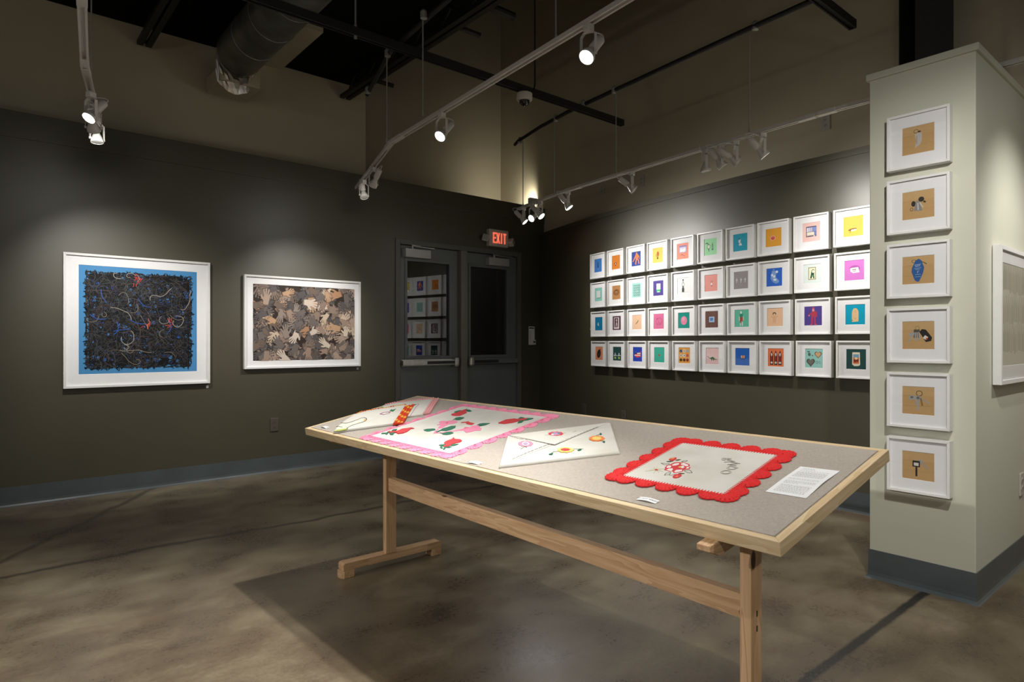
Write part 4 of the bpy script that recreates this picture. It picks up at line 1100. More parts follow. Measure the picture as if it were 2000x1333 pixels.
PR[3, 6] = ('#2267c4', 'a small orange bead on blue', [('#164d9c', [oval(.54, .44, .2, .10)]), ('#dfa071', [rect(.40, .42, .66, .58)]), ('#c46f45', [rect(.50, .42, .56, .58)]), ('#f0d0b0', [rect(.40, .44, .45, .56)])])
PR[3, 7] = ('#ef8052', 'three saint candles on orange-red', [('#5a2a2a', flat([[[(x - .10, .12), (x - .10, .66), (x, .88), (x + .10, .66), (x + .10, .12)]] for x in (.24, .50, .76)])), ('#d7d3cd', flat([[oval(x, .22, .07, .06), oval(x, .66, .05, .09)] for x in (.24, .50, .76)])), ('#9c3a34', flat([[rrect(x, .44, .07, .26, 0)] for x in (.24, .50, .76)])), ('#343038', flat([[rect(x - .10, .10, x + .10, .16)] for x in (.24, .50, .76)]))])
def heart(cx, cy, s):
    return [(cx + s * .062 * 16 * math.sin(t) ** 3 / 1.0, cy + s * .062 * (13 * math.cos(t) - 5 * math.cos(2 * t) - 2 * math.cos(3 * t) - math.cos(4 * t))) for t in [2 * PI * i / 24 for i in range(24)]]
PR[3, 8] = ('#9ad0ca', 'heart trinkets and a locket on aqua', [('#55564f', [heart(.32, .30, .24)]), ('#77766c', [heart(.32, .31, .17)]), ('#7d5a3c', [heart(.73, .70, .20)]), ('#d8ae84', [heart(.73, .70, .155)]), ('#5d6d66', [oval(.24, .70, .08, .09), oval(.20, .84, .08, .04)] + ring(.66, .30, .07, .07, .02) + ring(.82, .29, .05, .06, .015) + [rrect(.42, .65, .06, .06, .78)])])
PR[3, 9] = ('#294e4c', 'a torn picture card on dark teal', [('#f1e6cf', [[(.30, .22), (.70, .22), (.68, .84), (.31, .84)]]), ('#d9763c', [rect(.35, .28, .64, .72)]), ('#7fa8c6', [rect(.35, .58, .64, .74)]), ('#8a3b2c', [oval(.44, .42, .07, .09), oval(.56, .44, .06, .08)]), ('#f3d8a8', [oval(.5, .54, .08, .06)]), ('#e8e2d6', [[(.34, .22), (.40, .16), (.62, .17), (.68, .22)]])])

FL = [((4.795, 4.444), (4.740, 4.198)), ((4.732, 4.159), (4.682, 3.914)), ((4.675, 3.872), (4.629, 3.621)), ((4.624, 3.591), (4.584, 3.343)), ((4.578, 3.301), (4.544, 3.054)), ((4.538, 3.014), (4.508, 2.762)), ((4.505, 2.733), (4.481, 2.483)), ((4.477, 2.454), (4.458, 2.203)), ((4.455, 2.168), (4.441, 1.917)), ((4.439, 1.885), (4.429, 1.634))]
ZR = (1.898, 1.6055, 1.3115, 1.016)
rowword = ('top row', 'second row', 'third row', 'bottom row')
for r in range(4):
    for c in range(10):
        (lx, ly), (qx, qy) = FL[c]
        d = Vector((qx - lx, qy - ly)).normalized()
        nn = Vector((-d.y, d.x))
        mid = Vector(((lx + qx) / 2, (ly + qy) / 2)) + nn * 0.043 + d * (0.006 * r)
        bg, desc, items = PR[r, c]
        make_frame('picture_frame', 'framed print of %s, %s of the grid' % (desc, rowword[r]), 'picture', 0.2515, 0.2515, 0.043, 0.0115,
                   (-.0635, .0635, -.064, .071), print_from(bg, items), (mid.x, mid.y, ZR[r]), math.atan2(d.y, d.x), 'white framed prints in the wall grid', roll=rr.uniform(-.003, .003))

# six key pictures on the sage wall
board = [('#b99562', path([(0, .66), (1, .70)], .012) + path([(0, .30), (1, .33)], .012)), ('#caa774', [rect(0, .68, 1, 1)])]
KEY = [
    ('a white fur key charm on a ring', [('#6b5a45', ring(.44, .80, .075, .07, .018)), ('#4f4134', [oval(.54, .77, .05, .03)]), ('#c2bcb6', [[(.40, .70), (.50, .74), (.62, .70), (.62, .46), (.56, .30), (.40, .22), (.44, .44)]]), ('#aaa39c', path([(.46, .62), (.46, .36)], .04))]),
    ('a key bunch with black head', [('#33302d', [oval(.36, .55, .07, .10), oval(.60, .68, .09, .09)]), ('#8d8c8a', [rrect(.50, .46, .10, .36, .1), rrect(.44, .44, .08, .30, -.2), rrect(.56, .42, .07, .30, .25)]), ('#c8c6c2', [rrect(.50, .44, .04, .26, .05), rrect(.60, .48, .04, .2, .5)]), ('#3a3532', ring(.30, .36, .05, .06, .015) + [rrect(.70, .58, .08, .06, -.7)])]),
    ('a blue motel key tag', [('#6a5537', ring(.38, .82, .08, .06, .016) + path([(.6, .80), (.76, .70)], .03)), ('#2f5f9e', [[(.42, .84), (.52, .90), (.60, .84), (.69, .58), (.66, .40), (.54, .10), (.48, .08), (.40, .14), (.30, .44), (.31, .58)]]), ('#a9c2df', path([(.40, .68), (.58, .70)], .022) + path([(.42, .63), (.56, .65)], .022) + path([(.38, .56), (.60, .58)], .012) + path([(.42, .52), (.56, .53)], .012) + path([(.47, .46), (.54, .47)], .012) + path([(.48, .40), (.50, .44)], .02) + path([(.42, .34), (.58, .345)], .012) + path([(.42, .26), (.58, .265)], .012))]),
    ('silver keys and a black leather fob', [('#55504a', [rrect(.46, .56, .18, .30, 0)]), ('#a8a6a2', [oval(.30, .54, .10, .07, rot=.5), rrect(.26, .36, .05, .22, -.5), rrect(.42, .46, .04, .30, 0), rrect(.48, .46, .04, .30, .05), rrect(.54, .48, .04, .28, .1)]), ('#8a7a5c', ring(.48, .76, .07, .07, .015)), ('#262422', [[(.54, .62), (.62, .72), (.74, .70), (.93, .42), (.90, .30), (.74, .26)]]), ('#e6d9cf', [rrect(.73, .42, .12, .12, -.6)]), ('#c23b30', [rrect(.77, .38, .06, .05, -.6)])]),
    ('four loose silver keys on a ring', [('#463c32', ring(.54, .76, .10, .10, .02)), ('#aaa8a4', [oval(.32, .60, .11, .09, rot=.4), oval(.50, .58, .10, .10), rrect(.50, .34, .06, .36, 0), rrect(.44, .44, .04, .22, -.2), rrect(.74, .50, .05, .30, .9)]), ('#6f6d69', [oval(.31, .61, .05, .04, rot=.4), oval(.5, .6, .05, .05)]), ('#8d7446', [rrect(.61, .46, .05, .28, .2)])]),
    ('a black key and a silver key', [('#a5a4a2', [oval(.58, .66, .09, .07, rot=-.5), rrect(.72, .52, .05, .26, .85)]), ('#242021', [rect(.33, .46, .56, .68), rrect(.45, .30, .06, .34, 0)]), ('#dcdad8', [rect(.37, .50, .52, .61)])]),
]
for i in range(6):
    z = 2.054 - 0.2966 * i
    desc, items = KEY[i]
    place = ('topmost', 'second from top', 'third from top', 'fourth from top', 'fifth from top', 'lowest')[i]
    make_frame('key_picture', 'framed photo of %s, %s on sage wall' % (desc, place), 'picture', 0.2515, 0.2515, 0.043, 0.0115,
               (-.0650, .0650, -.064, .064), print_from('#c6a06c', board + items), (3.299, 1.015, z), -PI / 2, 'key pictures on the sage wall', roll=0.002 * (-1) ** i)

# two large works on the dark wall
def cables(x0, x1, z0, z1, y):
    b = MB(); b.keep = True
    r = random.Random(5)
    b.face([(x0 - .004, y, z0 - .004), (x1 + .004, y, z0 - .004), (x1 + .004, y, z1 + .004), (x0 - .004, y, z1 + .004)], col=hexc('#4f92c8'))
    m_ = 0.045
    k = 0
    darks = ['#17181a', '#1d1f22', '#26282b', '#202428', '#131416', '#36383a', '#2a2624', '#444548', '#1b1c1f']
    def strand(px, pz, L, w, c, wig, hd=None):
        nonlocal k
        k += 1
        hd0 = hd is not None
        hd = r.uniform(0, 2 * PI) if hd is None else hd
        cv = r.uniform(-14, 14)
        n = 13
        pts = []
        x, z = px, pz
        for i in range(n):
            pts.append((x, z))
            cv += r.uniform(-wig, wig)
            cv *= 0.93
            hd += cv * L / n
            x += math.cos(hd) * L / n
            z += math.sin(hd) * L / n
            lo_ = .30 if hd0 else .92
            x = min(max(x, x0 + m_ * r.uniform(lo_, 1.2)), x1 - m_ * r.uniform(lo_, 1.2))
            z = min(max(z, z0 + m_ * r.uniform(lo_, 1.2)), z1 - m_ * r.uniform(lo_, 1.2))
        yy = y - 0.0001 - k * 2.0e-6
        L_, R_ = [], []
        for i in range(n):
            a, c2 = Vector(pts[max(i - 1, 0)]), Vector(pts[min(i + 1, n - 1)])
            d = c2 - a
            d = d.normalized() if d.length > 1e-6 else Vector((1, 0))
            L_.append((pts[i][0] - d.y * w / 2, yy, pts[i][1] + d.x * w / 2))
            R_.append((pts[i][0] + d.y * w / 2, yy, pts[i][1] - d.x * w / 2))
        for i in range(n - 1):
            b.face([R_[i], R_[i + 1], L_[i + 1], L_[i]], col=hexc(c))
    for _ in range(5):
        e = .066
        q = [(x0 + e + r.uniform(-.012, .012) + (x1 - x0 - 2 * e) * t_, z0 + e + r.uniform(-.015, .015)) for t_ in [i_ / 16 for i_ in range(17)]]
        q += [(a_, z1 - e + r.uniform(-.015, .015)) for a_, _z in q[::-1]]
        k += 1
        b.face([(a_, y - .0001 - k * 2e-6, e_) for a_, e_ in q], col=hexc('#15171b'))
    for _ in range(260):
        k += 1
        cx, cz, sz = r.uniform(x0 + .07, x1 - .07), r.uniform(z0 + .07, z1 - .07), r.uniform(.006, .020)
        b.face([(cx + sz * math.cos(t_ * 1.05) * r.uniform(.5, 1.1), y - .0001 - k * 2e-6, cz + sz * math.sin(t_ * 1.05) * r.uniform(.5, 1.1)) for t_ in range(6)], col=hexc(r.choice(['#3f7dbe', '#2f58a4', '#2a3f80', '#4c8fce'])))
    for _ in range(1050):
        strand(r.uniform(x0 + .07, x1 - .07), r.uniform(z0 + .07, z1 - .07), r.uniform(.07, .24), r.uniform(.0025, .0062), r.choice(darks), 22)
    for _ in range(420):
        strand(r.uniform(x0 + .07, x1 - .07), r.uniform(z0 + .07, z1 - .07), r.uniform(.05, .18), r.uniform(.0012, .0022), r.choice(['#5c5e62', '#4a4c50', '#6c6a66', '#554a42', '#46506a']), 24)
    for _ in range(260):     # frayed ends round the border
        s = r.randrange(4)
        if s < 2:
            p = (r.uniform(x0 + .06, x1 - .06), (z0 + .066, z1 - .066)[s]); h0 = (-PI / 2, PI / 2)[s]
        else:
            p = ((x0 + .066, x1 - .066)[s - 2], r.uniform(z0 + .06, z1 - .06)); h0 = (PI, 0)[s - 2]
        strand(p[0], p[1], r.uniform(.04, .085), .0042, r.choice(darks), 20, h0 + r.uniform(-.8, .8))
    for _ in range(34):
        strand(r.uniform(x0 + .06, x1 - .06), r.uniform(z0 + .06, z1 - .06), r.uniform(.1, .3), .0042, r.choice(['#4a4038', '#5a5148', '#3c4048', '#33415f', '#403036', '#5b4a44']), 10)
    for _ in range(20):
        strand(r.uniform(x0 + .08, x1 - .08), r.uniform(z0 + .08, z1 - .08), r.uniform(.08, .24), .0032, r.choice(['#8d877b', '#a8a196', '#96897a', '#bdb6aa']), 26)
    for _ in range(7):
        strand(r.uniform(x0 + .1, x1 - .1), r.uniform(z0 + .1, z1 - .1), .12, .005, '#3a62b4', 8)
    for cx, cz in ((x0 + .36, z1 - .09), (x0 + .44, z0 + .36), (x0 + .60, z0 + .38)):
        for _ in range(7 if cz < z1 - .2 else 9):
            strand(cx + r.uniform(-.02, .02), cz + r.uniform(-.03, .03), .035, .004, r.choice(['#d8564f', '#c24a48', '#e0776a']), 25)
    return b
make_frame('cable_picture', 'large square white frame with tangled black cables on a blue ground', 'picture', 0.979, 0.979, 0.036, 0.017,
           (-.398, .394, -.391, .408), cables, (0.972, LW - 0.002, 1.288), 0.0, mat_in=0.014, glass=False)
def gloves(x0, x1, z0, z1, y):
    b = MB(); b.keep = True
    r = random.Random(9)
    b.face([(x0 - .004, y, z0 - .004), (x1 + .004, y, z0 - .004), (x1 + .004, y, z1 + .004), (x0 - .004, y, z1 + .004)], col=hexc('#3a302b'))
    G = [(-.30, -.62), (.28, -.62), (.33, -.2), (.66, .04), (.80, .30), (.66, .36), (.38, .10), (.33, .30), (.50, .84), (.34, .92), (.17, .36), (.20, 1.0), (.03, 1.02), (.0, .36), (-.16, .98), (-.32, .92), (-.15, .32), (-.46, .74), (-.58, .62), (-.34, .20), (-.37, 0)]
    cols = ['#76665c', '#85746a', '#927e72', '#a18a7c', '#655b58', '#5b5656', '#b09a8b', '#736a67', '#96887f', '#625c5c']
    hi = ['#cdb8a2', '#d8c8b4', '#c09c7c', '#cfb8a4', '#b28a6a', '#d6c6b8']
    k = 0
    def clipped(p, c):
        nonlocal k
        k += 1
        q = [(min(max(a, x0), x1), y - 0.0001 - k * 3e-6, min(max(e, z0), z1)) for a, e in p]
        u = []
        for v in q:
            if not u or (abs(v[0] - u[-1][0]) + abs(v[2] - u[-1][2])) > 1e-5:
                u.append(v)
        if len(u) > 3:
            b.face(u, col=c)
    n = 250
    for i in range(n):
        cx, cz = r.uniform(x0, x1), r.uniform(z0, z1)
        rot = r.uniform(0, 2 * PI)
        s = r.uniform(.062, .092)
        bright = r.random() < (.05 if i < 170 else .36)
        c = hexc(r.choice(hi if bright else cols))
        fl = r.choice((-1, 1))
        sq = r.uniform(.7, 1.0)
        bend = r.uniform(-.25, .25)
        P_ = []
        for gx, gz in G:
            gx = gx * fl * sq + bend * max(0, gz) ** 2
            P_.append((gx * s, gz * s))
        T_ = lambda p, e=1.0: [(cx + (a * math.cos(rot) - d * math.sin(rot)) * e, cz + (a * math.sin(rot) + d * math.cos(rot)) * e) for a, d in p]
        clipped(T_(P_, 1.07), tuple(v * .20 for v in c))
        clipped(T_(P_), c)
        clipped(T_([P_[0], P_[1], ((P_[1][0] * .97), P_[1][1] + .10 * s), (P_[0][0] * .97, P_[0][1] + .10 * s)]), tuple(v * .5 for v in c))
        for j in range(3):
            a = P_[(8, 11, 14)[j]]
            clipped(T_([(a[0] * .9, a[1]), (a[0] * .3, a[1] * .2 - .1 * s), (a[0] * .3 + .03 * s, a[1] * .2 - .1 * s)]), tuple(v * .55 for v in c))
    return b
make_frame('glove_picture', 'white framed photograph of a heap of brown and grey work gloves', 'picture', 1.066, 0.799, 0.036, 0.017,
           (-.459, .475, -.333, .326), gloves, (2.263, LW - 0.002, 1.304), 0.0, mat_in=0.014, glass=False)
# grey bottle painting on the side of the divider
def bottles(x0, x1, z0, z1, y):
    b = MB(); b.keep = True
    r = random.Random(2)
    b.face([(x0 - .004, y, z0 - .004), (x1 + .004, y, z0 - .004), (x1 + .004, y, z1 + .004), (x0 - .004, y, z1 + .004)], col=hexc('#cdc9bc'))
    H = (z1 - z0)
    k = 0
    for row in range(3):
        x = x0 + .03
        while x < x1 - .04:
            w = r.uniform(.026, .036)
            zb = z0 + .06 + row * H * .30 + r.uniform(-.01, .01)
            hh = H * r.uniform(.26, .30)
            for j in range(2):
                k += 1
                f = 1 - j * .3
                p = [(x, zb), (x + w * f, zb), (x + w * f * 1.05, zb + hh * .62), (x + w * f * .66, zb + hh * .78), (x + w * f * .6, zb + hh), (x + w * f * .3, zb + hh), (x + w * f * .28, zb + hh * .78), (x - w * .04, zb + hh * .62)]
                b.face([(a, y - .0001 - k * 4e-6, e) for a, e in p], col=hexc(r.choice(['#aaa79c', '#a09e95', '#b3ae9f', '#9d9b8f', '#b8ae9c'] if j == 0 else ['#b6b2a5', '#aeaa9d', '#beb3a0'])))
            x += w * 1.12
    return b
make_frame('bottle_picture', 'deep white frame with rows of grey painted bottles beside the corner', 'picture', 0.86, 0.640, 0.034, 0.020,
           (-.40, .40, -.235, .245), bottles, (3.984, 0.803, 1.258), 0.0, mat_in=0.010)
# number tags by the works
def numtag(x, z, label):
    t = thing('number_tag', label, 'tag', (x, LW - 0.001, z))
    b = MB(); b.box(-.009, .009, -.003, 0, -.010, .010)
    b.build('tag_card', M['paper'], t)
    q = text_mesh('12' if x < 2 else '13', 0.013, M['ink'], 'number', parent=t)
    q.rotation_euler = (PI / 2, 0, 0)
    q.location = (0, -0.0036, 0)
numtag(1.448, 0.768, 'tiny white number tag below the tangled cable picture')
numtag(2.780, 0.880, 'tiny white number tag below the glove picture')
yy = 4.475
t = thing('push_pin', 'tiny white pin head beside the left end of the grid, third row', 'pin', (rwx(yy), yy, 1.265), math.atan2(-1, -(0.072 * yy - .086)) )
b = MB(); b.lathe([(.002, 0), (.002, -.008), (.006, -.010), (.006, -.016), (.003, -.017)], 10, Matrix.Rotation(-PI / 2, 4, 'X'))
b.build('pin_head', M['white'], t)

# ------------------------------------------------------------------ wall plates, sign, notice
def outlet(loc, rotz, mp, label, duplex=True):
    t = thing('wall_outlet', label, 'outlet', loc, rotz)
    b = MB(); b.box(-.036, .036, -.008, 0, -.058, .058)
    b.build('cover_plate', M[mp], t, bevel=0.004)
    for z in (.020, -.020):
        b = MB(); b.prism(oval(0, 0, .017, .014, 14), .0, .0095, m=Matrix.Translation((0, 0, z)) @ Matrix.Rotation(PI / 2, 4, 'X'))
        s = b.build('socket_face', M[mp], t)
        b = MB(); b.box(-.008, -.005, -.0102, -.009, z - .004, z + .006); b.box(.005, .008, -.0102, -.009, z - .004, z + .006); b.box(-.002, .002, -.0102, -.009, z - .010, z - .006)
        b.build('socket_slots', M['socket'], s)
outlet((1.992, LW, 0.413), 0, 'darkplate', 'brown wall outlet on the dark wall between pictures and doors')
def rwrot(y):
    return math.atan2(-1, -(0.072 * y - 0.086))
outlet((rwx(4.60), 4.60, 0.425), rwrot(4.6), 'darkplate', 'dark wall outlet low on the grid wall, nearer the doors')
outlet((rwx(3.95), 3.95, 0.420), rwrot(3.95), 'darkplate', 'dark wall outlet low under the second column of prints')
uw = lambda y: 4.535 + (y + 1.2) * 0.09897
ua = math.atan2(-1, -0.09897)
outlet((uw(2.12), 2.12, 2.775), ua, 'ivory', 'pale wall outlet high on the tan wall near the sage divider')
outlet((uw(4.55), 4.55, 2.76), ua, 'ivory', 'pale wall outlet high on the tan wall above the first prints')
outlet((uw(3.98), 3.98, 2.73), ua, 'ivory', 'pale wall outlet on the tan wall behind a track lamp')
outlet((4.082, 0.805, 0.408), 0, 'ivory', 'wall outlet low under the bottle painting')
t = thing('exit_sign', 'lit red EXIT sign with two emergency lamp heads above the doors', 'sign', (4.468, LW, 2.29))
b = MB(); b.box(-.138, .138, -.055, 0, -.095, .095)
hs = b.build('housing', M['beige'], t, bevel=0.006)
hs.location = (0, 0, 0)
b = MB()
lw, lh, st = .040, .118, .017
def L(x, y0, y1, x2=None):
    pass
yf = -.0565
def bar(x0, x1, z0, z1):
    b.box(x0, x1, yf - .002, yf + .003, z0, z1)
z0, z1 = -lh / 2, lh / 2
bar(-.088, -.088 + st, z0, z1)
for z in (z0, -st / 2, z1 - st):
    bar(-.088 + st, -.088 + lw + .004, z, z + st)
def slant(p, q, w):
    b.prism([(p[0] - w, p[1]), (p[0] + w, p[1]), (q[0] + w, q[1]), (q[0] - w, q[1])], -.003, .002, m=Matrix.Translation((0, yf, 0)) @ Matrix.Rotation(PI / 2, 4, 'X'))
slant((-.032, z0), (.004, z1), .009)
slant((.004, z0), (-.032, z1), .009)
bar(.026, .026 + st, z0, z1)
bar(.072, .072 + st, z0, z1 - st)
bar(.060, .102, z1 - st, z1)
b.build('exit_letters', M['exit'], t)
for s, lab in ((-1, 0), (1, 0)):
    b = MB()
    R_ = Matrix.Translation((s * .185, -.045, -.012 if s < 0 else -.028)) @ Matrix.Rotation(s * 0.5, 4, 'Z') @ Matrix.Rotation(0.25 if s < 0 else 0.7, 4, 'Y')
    b.box(-.036, .036, -.030, .030, -.036, .036, m=R_)
    hd = b.build('emergency_lamp', M['beige'], t, bevel=0.008)
    b = MB(); b.box(-.028, .028, -.034, -.030, -.028, .028, m=R_)
    for i in range(5):
        b.box(-.028, .028, -.036, -.033, -.026 + i * .011, -.022 + i * .011, m=R_)
    b.build('lamp_lens', M['emlens'], hd)
    b = MB(); b.tube([(s * .136, -.03, .01), (s * .165, -.035, -.005)], .006)
    b.build('lamp_arm', M['beige'], hd)
t = thing('leaflet_holder', 'white leaflet holder on the dark wall right of the doors', 'holder', (5.005, LW, 1.207))
b = MB(); b.box(-.046, .046, -.003, 0, -.108, .108); 
b.build('back_plate', M['paper'], t)
b = MB(); b.box(-.014, .046, -.026, -.003, -.108, -.050); b.box(-.046, -.018, -.012, -.003, -.108, .055)
b.build('pocket', M['fixture'], t, bevel=0.002)
b = MB(); b.box(-.040, .034, -.004, -.003, .082, .096); b.box(.004, .040, -.0275, -.026, -.082, -.066)
b.build('printed_text', M['inkdark'], t)

# ------------------------------------------------------------------ pipes, beams, duct, column
def beam(y, x0, x1, label):
    t = thing('strut_beam', label, 'beam', (x0, y, 3.06))
    b = MB()
    b.box(0, x1 - x0, -.021, .021, -.012, .030); b.box(0, x1 - x0, -.021, -.012, -.021, -.012); b.box(0, x1 - x0, .012, .021, -.021, -.012)
    b.build('channel', M['black'], t)
    b = MB(); b.box(-0.002, 0.004, -.022, .022, -.022, .031); b.box(x1 - x0 - .004, x1 - x0 + .002, -.022, .022, -.022, .031)
    b.build('end_cap', M['black'], t)
    b = MB()
    for x in [k for k in (1.812, -0.6) if x0 < k < x1]:
        b.tube([(x - x0, 0, .03), (x - x0, 0, .77)], .006)
        b.tube([(x - x0, 0, -.035), (x - x0, 0, .05)], .010)
    if b.v:
        b.build('hanger_rod', M['rod'], t)
    return t
beam(3.655, -2.6, 4.36, 'long black strut beam under the ceiling carrying the dome camera')
beam(1.618, -1.5, 4.08, 'black strut beam ending above the sage divider wall')
def pipe(pts, label, clamps):
    t = thing('support_pipe', label, 'pipe', (0, 0, 0))
    b = MB(); b.tube(pts, .016, 10)
    b.build('pipe_run', M['black'], t, smooth=True)
    for x, y in clamps:
        b = MB(); b.lathe([(.008, 3.085), (.021, 3.09), (.021, 3.13), (.010, 3.145)], 10, Matrix.Translation((x, y, 0)))
        b.build('pipe_clamp', M['rod'], t)
    return t
ctr = lambda y: 1.973 + 0.0878 * (y - 1.681)
pipe([(ctr(-1.5), -1.5, 3.112), (2.155, 3.82, 3.112), (2.395, 4.63, 3.112)], 'black pipe above the middle light track', [(2.161, 3.878), (2.073, 3.28), (ctr(2.069), 2.069), (2.36, 4.55)])
RT_ = [(3.76, -1.2), (3.705, 0.6), (3.690, 1.50), (3.735, 2.15), (3.792, 2.78), (3.835, 3.25), (3.893, 3.86), (3.972, 4.30), (4.085, 4.74)]
pipe([(x, y, 3.112) for x, y in RT_] + [(4.137, 4.85, 3.112)], 'black pipe above the track by the print grid', [(3.838, 3.30), (3.735, 2.06), (4.09, 4.72), (3.93, 4.05), (3.866, 3.655)])
pipe([(0.0, -0.5, 3.112), (0.42, 3.70, 3.112), (0.50, 4.12, 3.112)], 'black pipe above the left light track', [(0.50, 4.05), (0.415, 3.655)])
# ceiling tubes with pale caps past the deck edge
for i, (x, y) in enumerate(((3.461, 4.076), (3.442, 4.519), (3.421, 5.224), (3.413, 6.005))):
    t = thing('ceiling_tube', '%s black tube stub with a pale end cap past the ceiling edge' % ('nearest', 'second nearest', 'third nearest', 'farthest')[i], 'tube', (3.2, y, 3.87), 0, 'black tube stubs at the ceiling edge')
    b = MB(); b.tube([(0.005, 0, 0), (x - 3.2, 0, 0)], .034 if i == 0 else .022, 10)
    b.build('tube_stub', M['black'], t)
    b = MB(); b.tube([(x - 3.2, 0, 0), (x - 3.19, 0, 0)], .020 if i == 0 else .014, 10)
    b.build('end_cap', M['ivory'], t)
for x, lab in ((2.93, 'black bar joist under the deck near the tan wall corner'), (1.10, 'black bar joist under the deck beside the duct')):
    t = thing('bar_joist', lab, 'joist', (x, 6.18, 3.65))
    b = MB(); b.box(-.055, -.010, -4.0, -.03, 0, .035); b.box(.010, .055, -4.0, -.03, 0, .035)
    b.build('bottom_chord', M['black'], t)
    for k in range(9):
        b = MB(); b.tube([(0, -.06 - k * .42, .02), (0, -.27 - k * .42, .18)], .010, 6); b.tube([(0, -.27 - k * .42, .18), (0, -.48 - k * .42, .02)], .010, 6)
        b.build('web_bar', M['black'], t)
t = thing('air_duct', 'round galvanised air duct with a square end box below the ceiling', 'duct', (1.72, 5.62, 3.585))
b = MB()
prof = []
for k in range(12):
    prof += [(.185, k * .40), (.185, k * .40 + .39), (.189, k * .40 + .392), (.189, k * .40 + .398)]
b.lathe(prof, 36, Matrix.Rotation(PI / 2, 4, 'X'))
b.build('round_pipe', M['galv'], t, smooth=True)
b = MB()
rq = random.Random(4)
vs, fs = [], []
for i in range(7):
    for k in range(36):
        a = 2 * PI * k / 36
        r_ = (.187 - .004 * i) * (1 + rq.uniform(-.05, .02))
        vs.append((r_ * math.cos(a), .002 + .022 * i, r_ * math.sin(a) - .004 * i * i))
for i in range(6):
    for k in range(36):
        fs.append((i * 36 + k, i * 36 + (k + 1) % 36, (i + 1) * 36 + (k + 1) % 36, (i + 1) * 36 + k))
fs.append(tuple(range(216, 252)))
b.add(vs, fs)
b.build('crimped_sleeve', M['foil'], t)
b = MB(); b.box(-.135, .20, .085, .50, -.225, -.09)
b.build('register_boot', M['tan'], t, bevel=0.004)
t = thing('steel_column', 'black steel column standing behind the sage divider', 'column', (4.515, 1.36, 0))
b = MB()
R_ = Matrix.Rotation(math.radians(-40.2), 4, 'Z')
b.box(-.115, .115, -.085, -.075, 0, 6.3, m=R_); b.box(-.115, .115, .075, .085, 0, 6.3, m=R_); b.box(-.004, .004, -.075, .075, 0, 6.3, m=R_)
b.build('column_section', M['black'], t)
t = thing('dome_camera', 'beige dome security camera under the long strut beam', 'camera', (3.213, 3.655, 3.036))
b = MB(); b.lathe([(.056, 0), (.060, -.004), (.060, -.048), (.054, -.056), (.040, -.058)], 28)
b.build('housing', M['beige'], t, smooth=True)
b = MB(); b.lathe([(.041, -.056)] + [(.041 * math.cos(a), -.058 - .038 * math.sin(a)) for a in [PI / 2 * i / 8 for i in range(8)]] + [(.001, -.096)], 24)
b.build('smoked_dome', M['dome'], t, smooth=True)
b = MB(); b.tube([(.045, -.02, .01), (.075, -.025, .03), (.085, -.025, .09), (.085, -.025, 1.2), (.085, -.025, 2.9)], .006, 6)
b.build('cable', M['black'], t, smooth=True)

# ------------------------------------------------------------------ light tracks and lamps
def track(name, pts, z, label, rods, joints):
    t = thing(name, label, 'light track', (pts[0][0], pts[0][1], z))
    o = Vector((pts[0][0], pts[0][1], 0))
    # U-shaped section, open side down
    sec = [(-.0175, 0), (.0175, 0), (.0175, -.020), (.008, -.020), (.008, -.006), (-.008, -.006), (-.008, -.020), (-.0175, -.020)]
    b = MB()
    vs, fs = [], []
    P_ = [Vector(p) - o.xy for p in pts]
    n = len(P_)
    for i, p in enumerate(P_):
        e1 = (p - P_[i - 1]).normalized() if i else (P_[1] - p).normalized()
        e2 = (P_[i + 1] - p).normalized() if i < n - 1 else e1
        e = (e1 + e2).normalized()
        nn = Vector((-e.y, e.x)) / max(.4, e.dot(e1))
        for sx, sz in sec:
            vs.append((p.x + nn.x * sx, p.y + nn.y * sx, sz))
    k = len(sec)
    for i in range(n - 1):
        for j in range(k):
            j2 = (j + 1) % k
            fs.append((i * k + j, i * k + j2, (i + 1) * k + j2, (i + 1) * k + j))
    fs += [(0, 1, 2, 3, 4), (0, 4, 5), (0, 5, 6, 7), tuple((n - 1) * k + q for q in (4, 3, 2, 1, 0)), tuple((n - 1) * k + q for q in (5, 4, 0)), tuple((n - 1) * k + q for q in (7, 6, 5, 0))]
    b.add(vs, fs)
    b.build('rail', M['fixture'], t)
    b = MB()
    for x, y, zt in rods:
        b = MB()
        b.tube([(x - o.x, y - o.y, -.002), (x - o.x, y - o.y, zt - z)], .0042, 6)
        b.tube([(x - o.x, y - o.y, 0.0), (x - o.x, y - o.y, .022)], .008, 6)
        b.build('hanger_rod', M['rod'], t)
    for (x, y, ln, ang) in joints:
        b = MB()
        R_ = Matrix.Translation((x - o.x, y - o.y, -.011)) @ Matrix.Rotation(ang, 4, 'Z')
        b.box(-.019, .019, -ln, ln, -.0125, .0125, m=R_)
        b.build('coupling', M['fixture'], t, bevel=0.002)
    return t
track('light_track', [(ctr(-1.5), -1.5), (2.161, 3.822), (2.568, 5.155)], 2.5, 'white light track bending towards the double doors above the table',
      [(2.154, 3.876, 3.10), (2.073, 3.29, 3.10), (ctr(2.069), 2.069, 3.10)], [(2.150, 3.72, .075, -.088), (2.182, 3.90, .075, -.297)])
track('light_track', [(-0.18, -1.2), (0.327, 3.046), (0.412, 3.74), (0.575, 4.60)], 2.5, 'white light track at the left above the cable picture',
      [(0.487, 4.14, 3.10)], [(0.405, 3.68, .05, -.12), (0.424, 3.80, .05, -.19), (0.318, 2.97, .09, -.12)])
track('light_track', RT_, 2.45, 'long white light track in front of the print grid',
      [(3.838, 3.28, 3.10), (3.735, 2.10, 3.10), (4.06, 4.64, 3.10), (3.93, 4.07, 3.10)], [(3.885, 3.77, .07, -.095), (3.692, 1.60, .05, -.02), (3.700, 1.72, .05, -.05)])

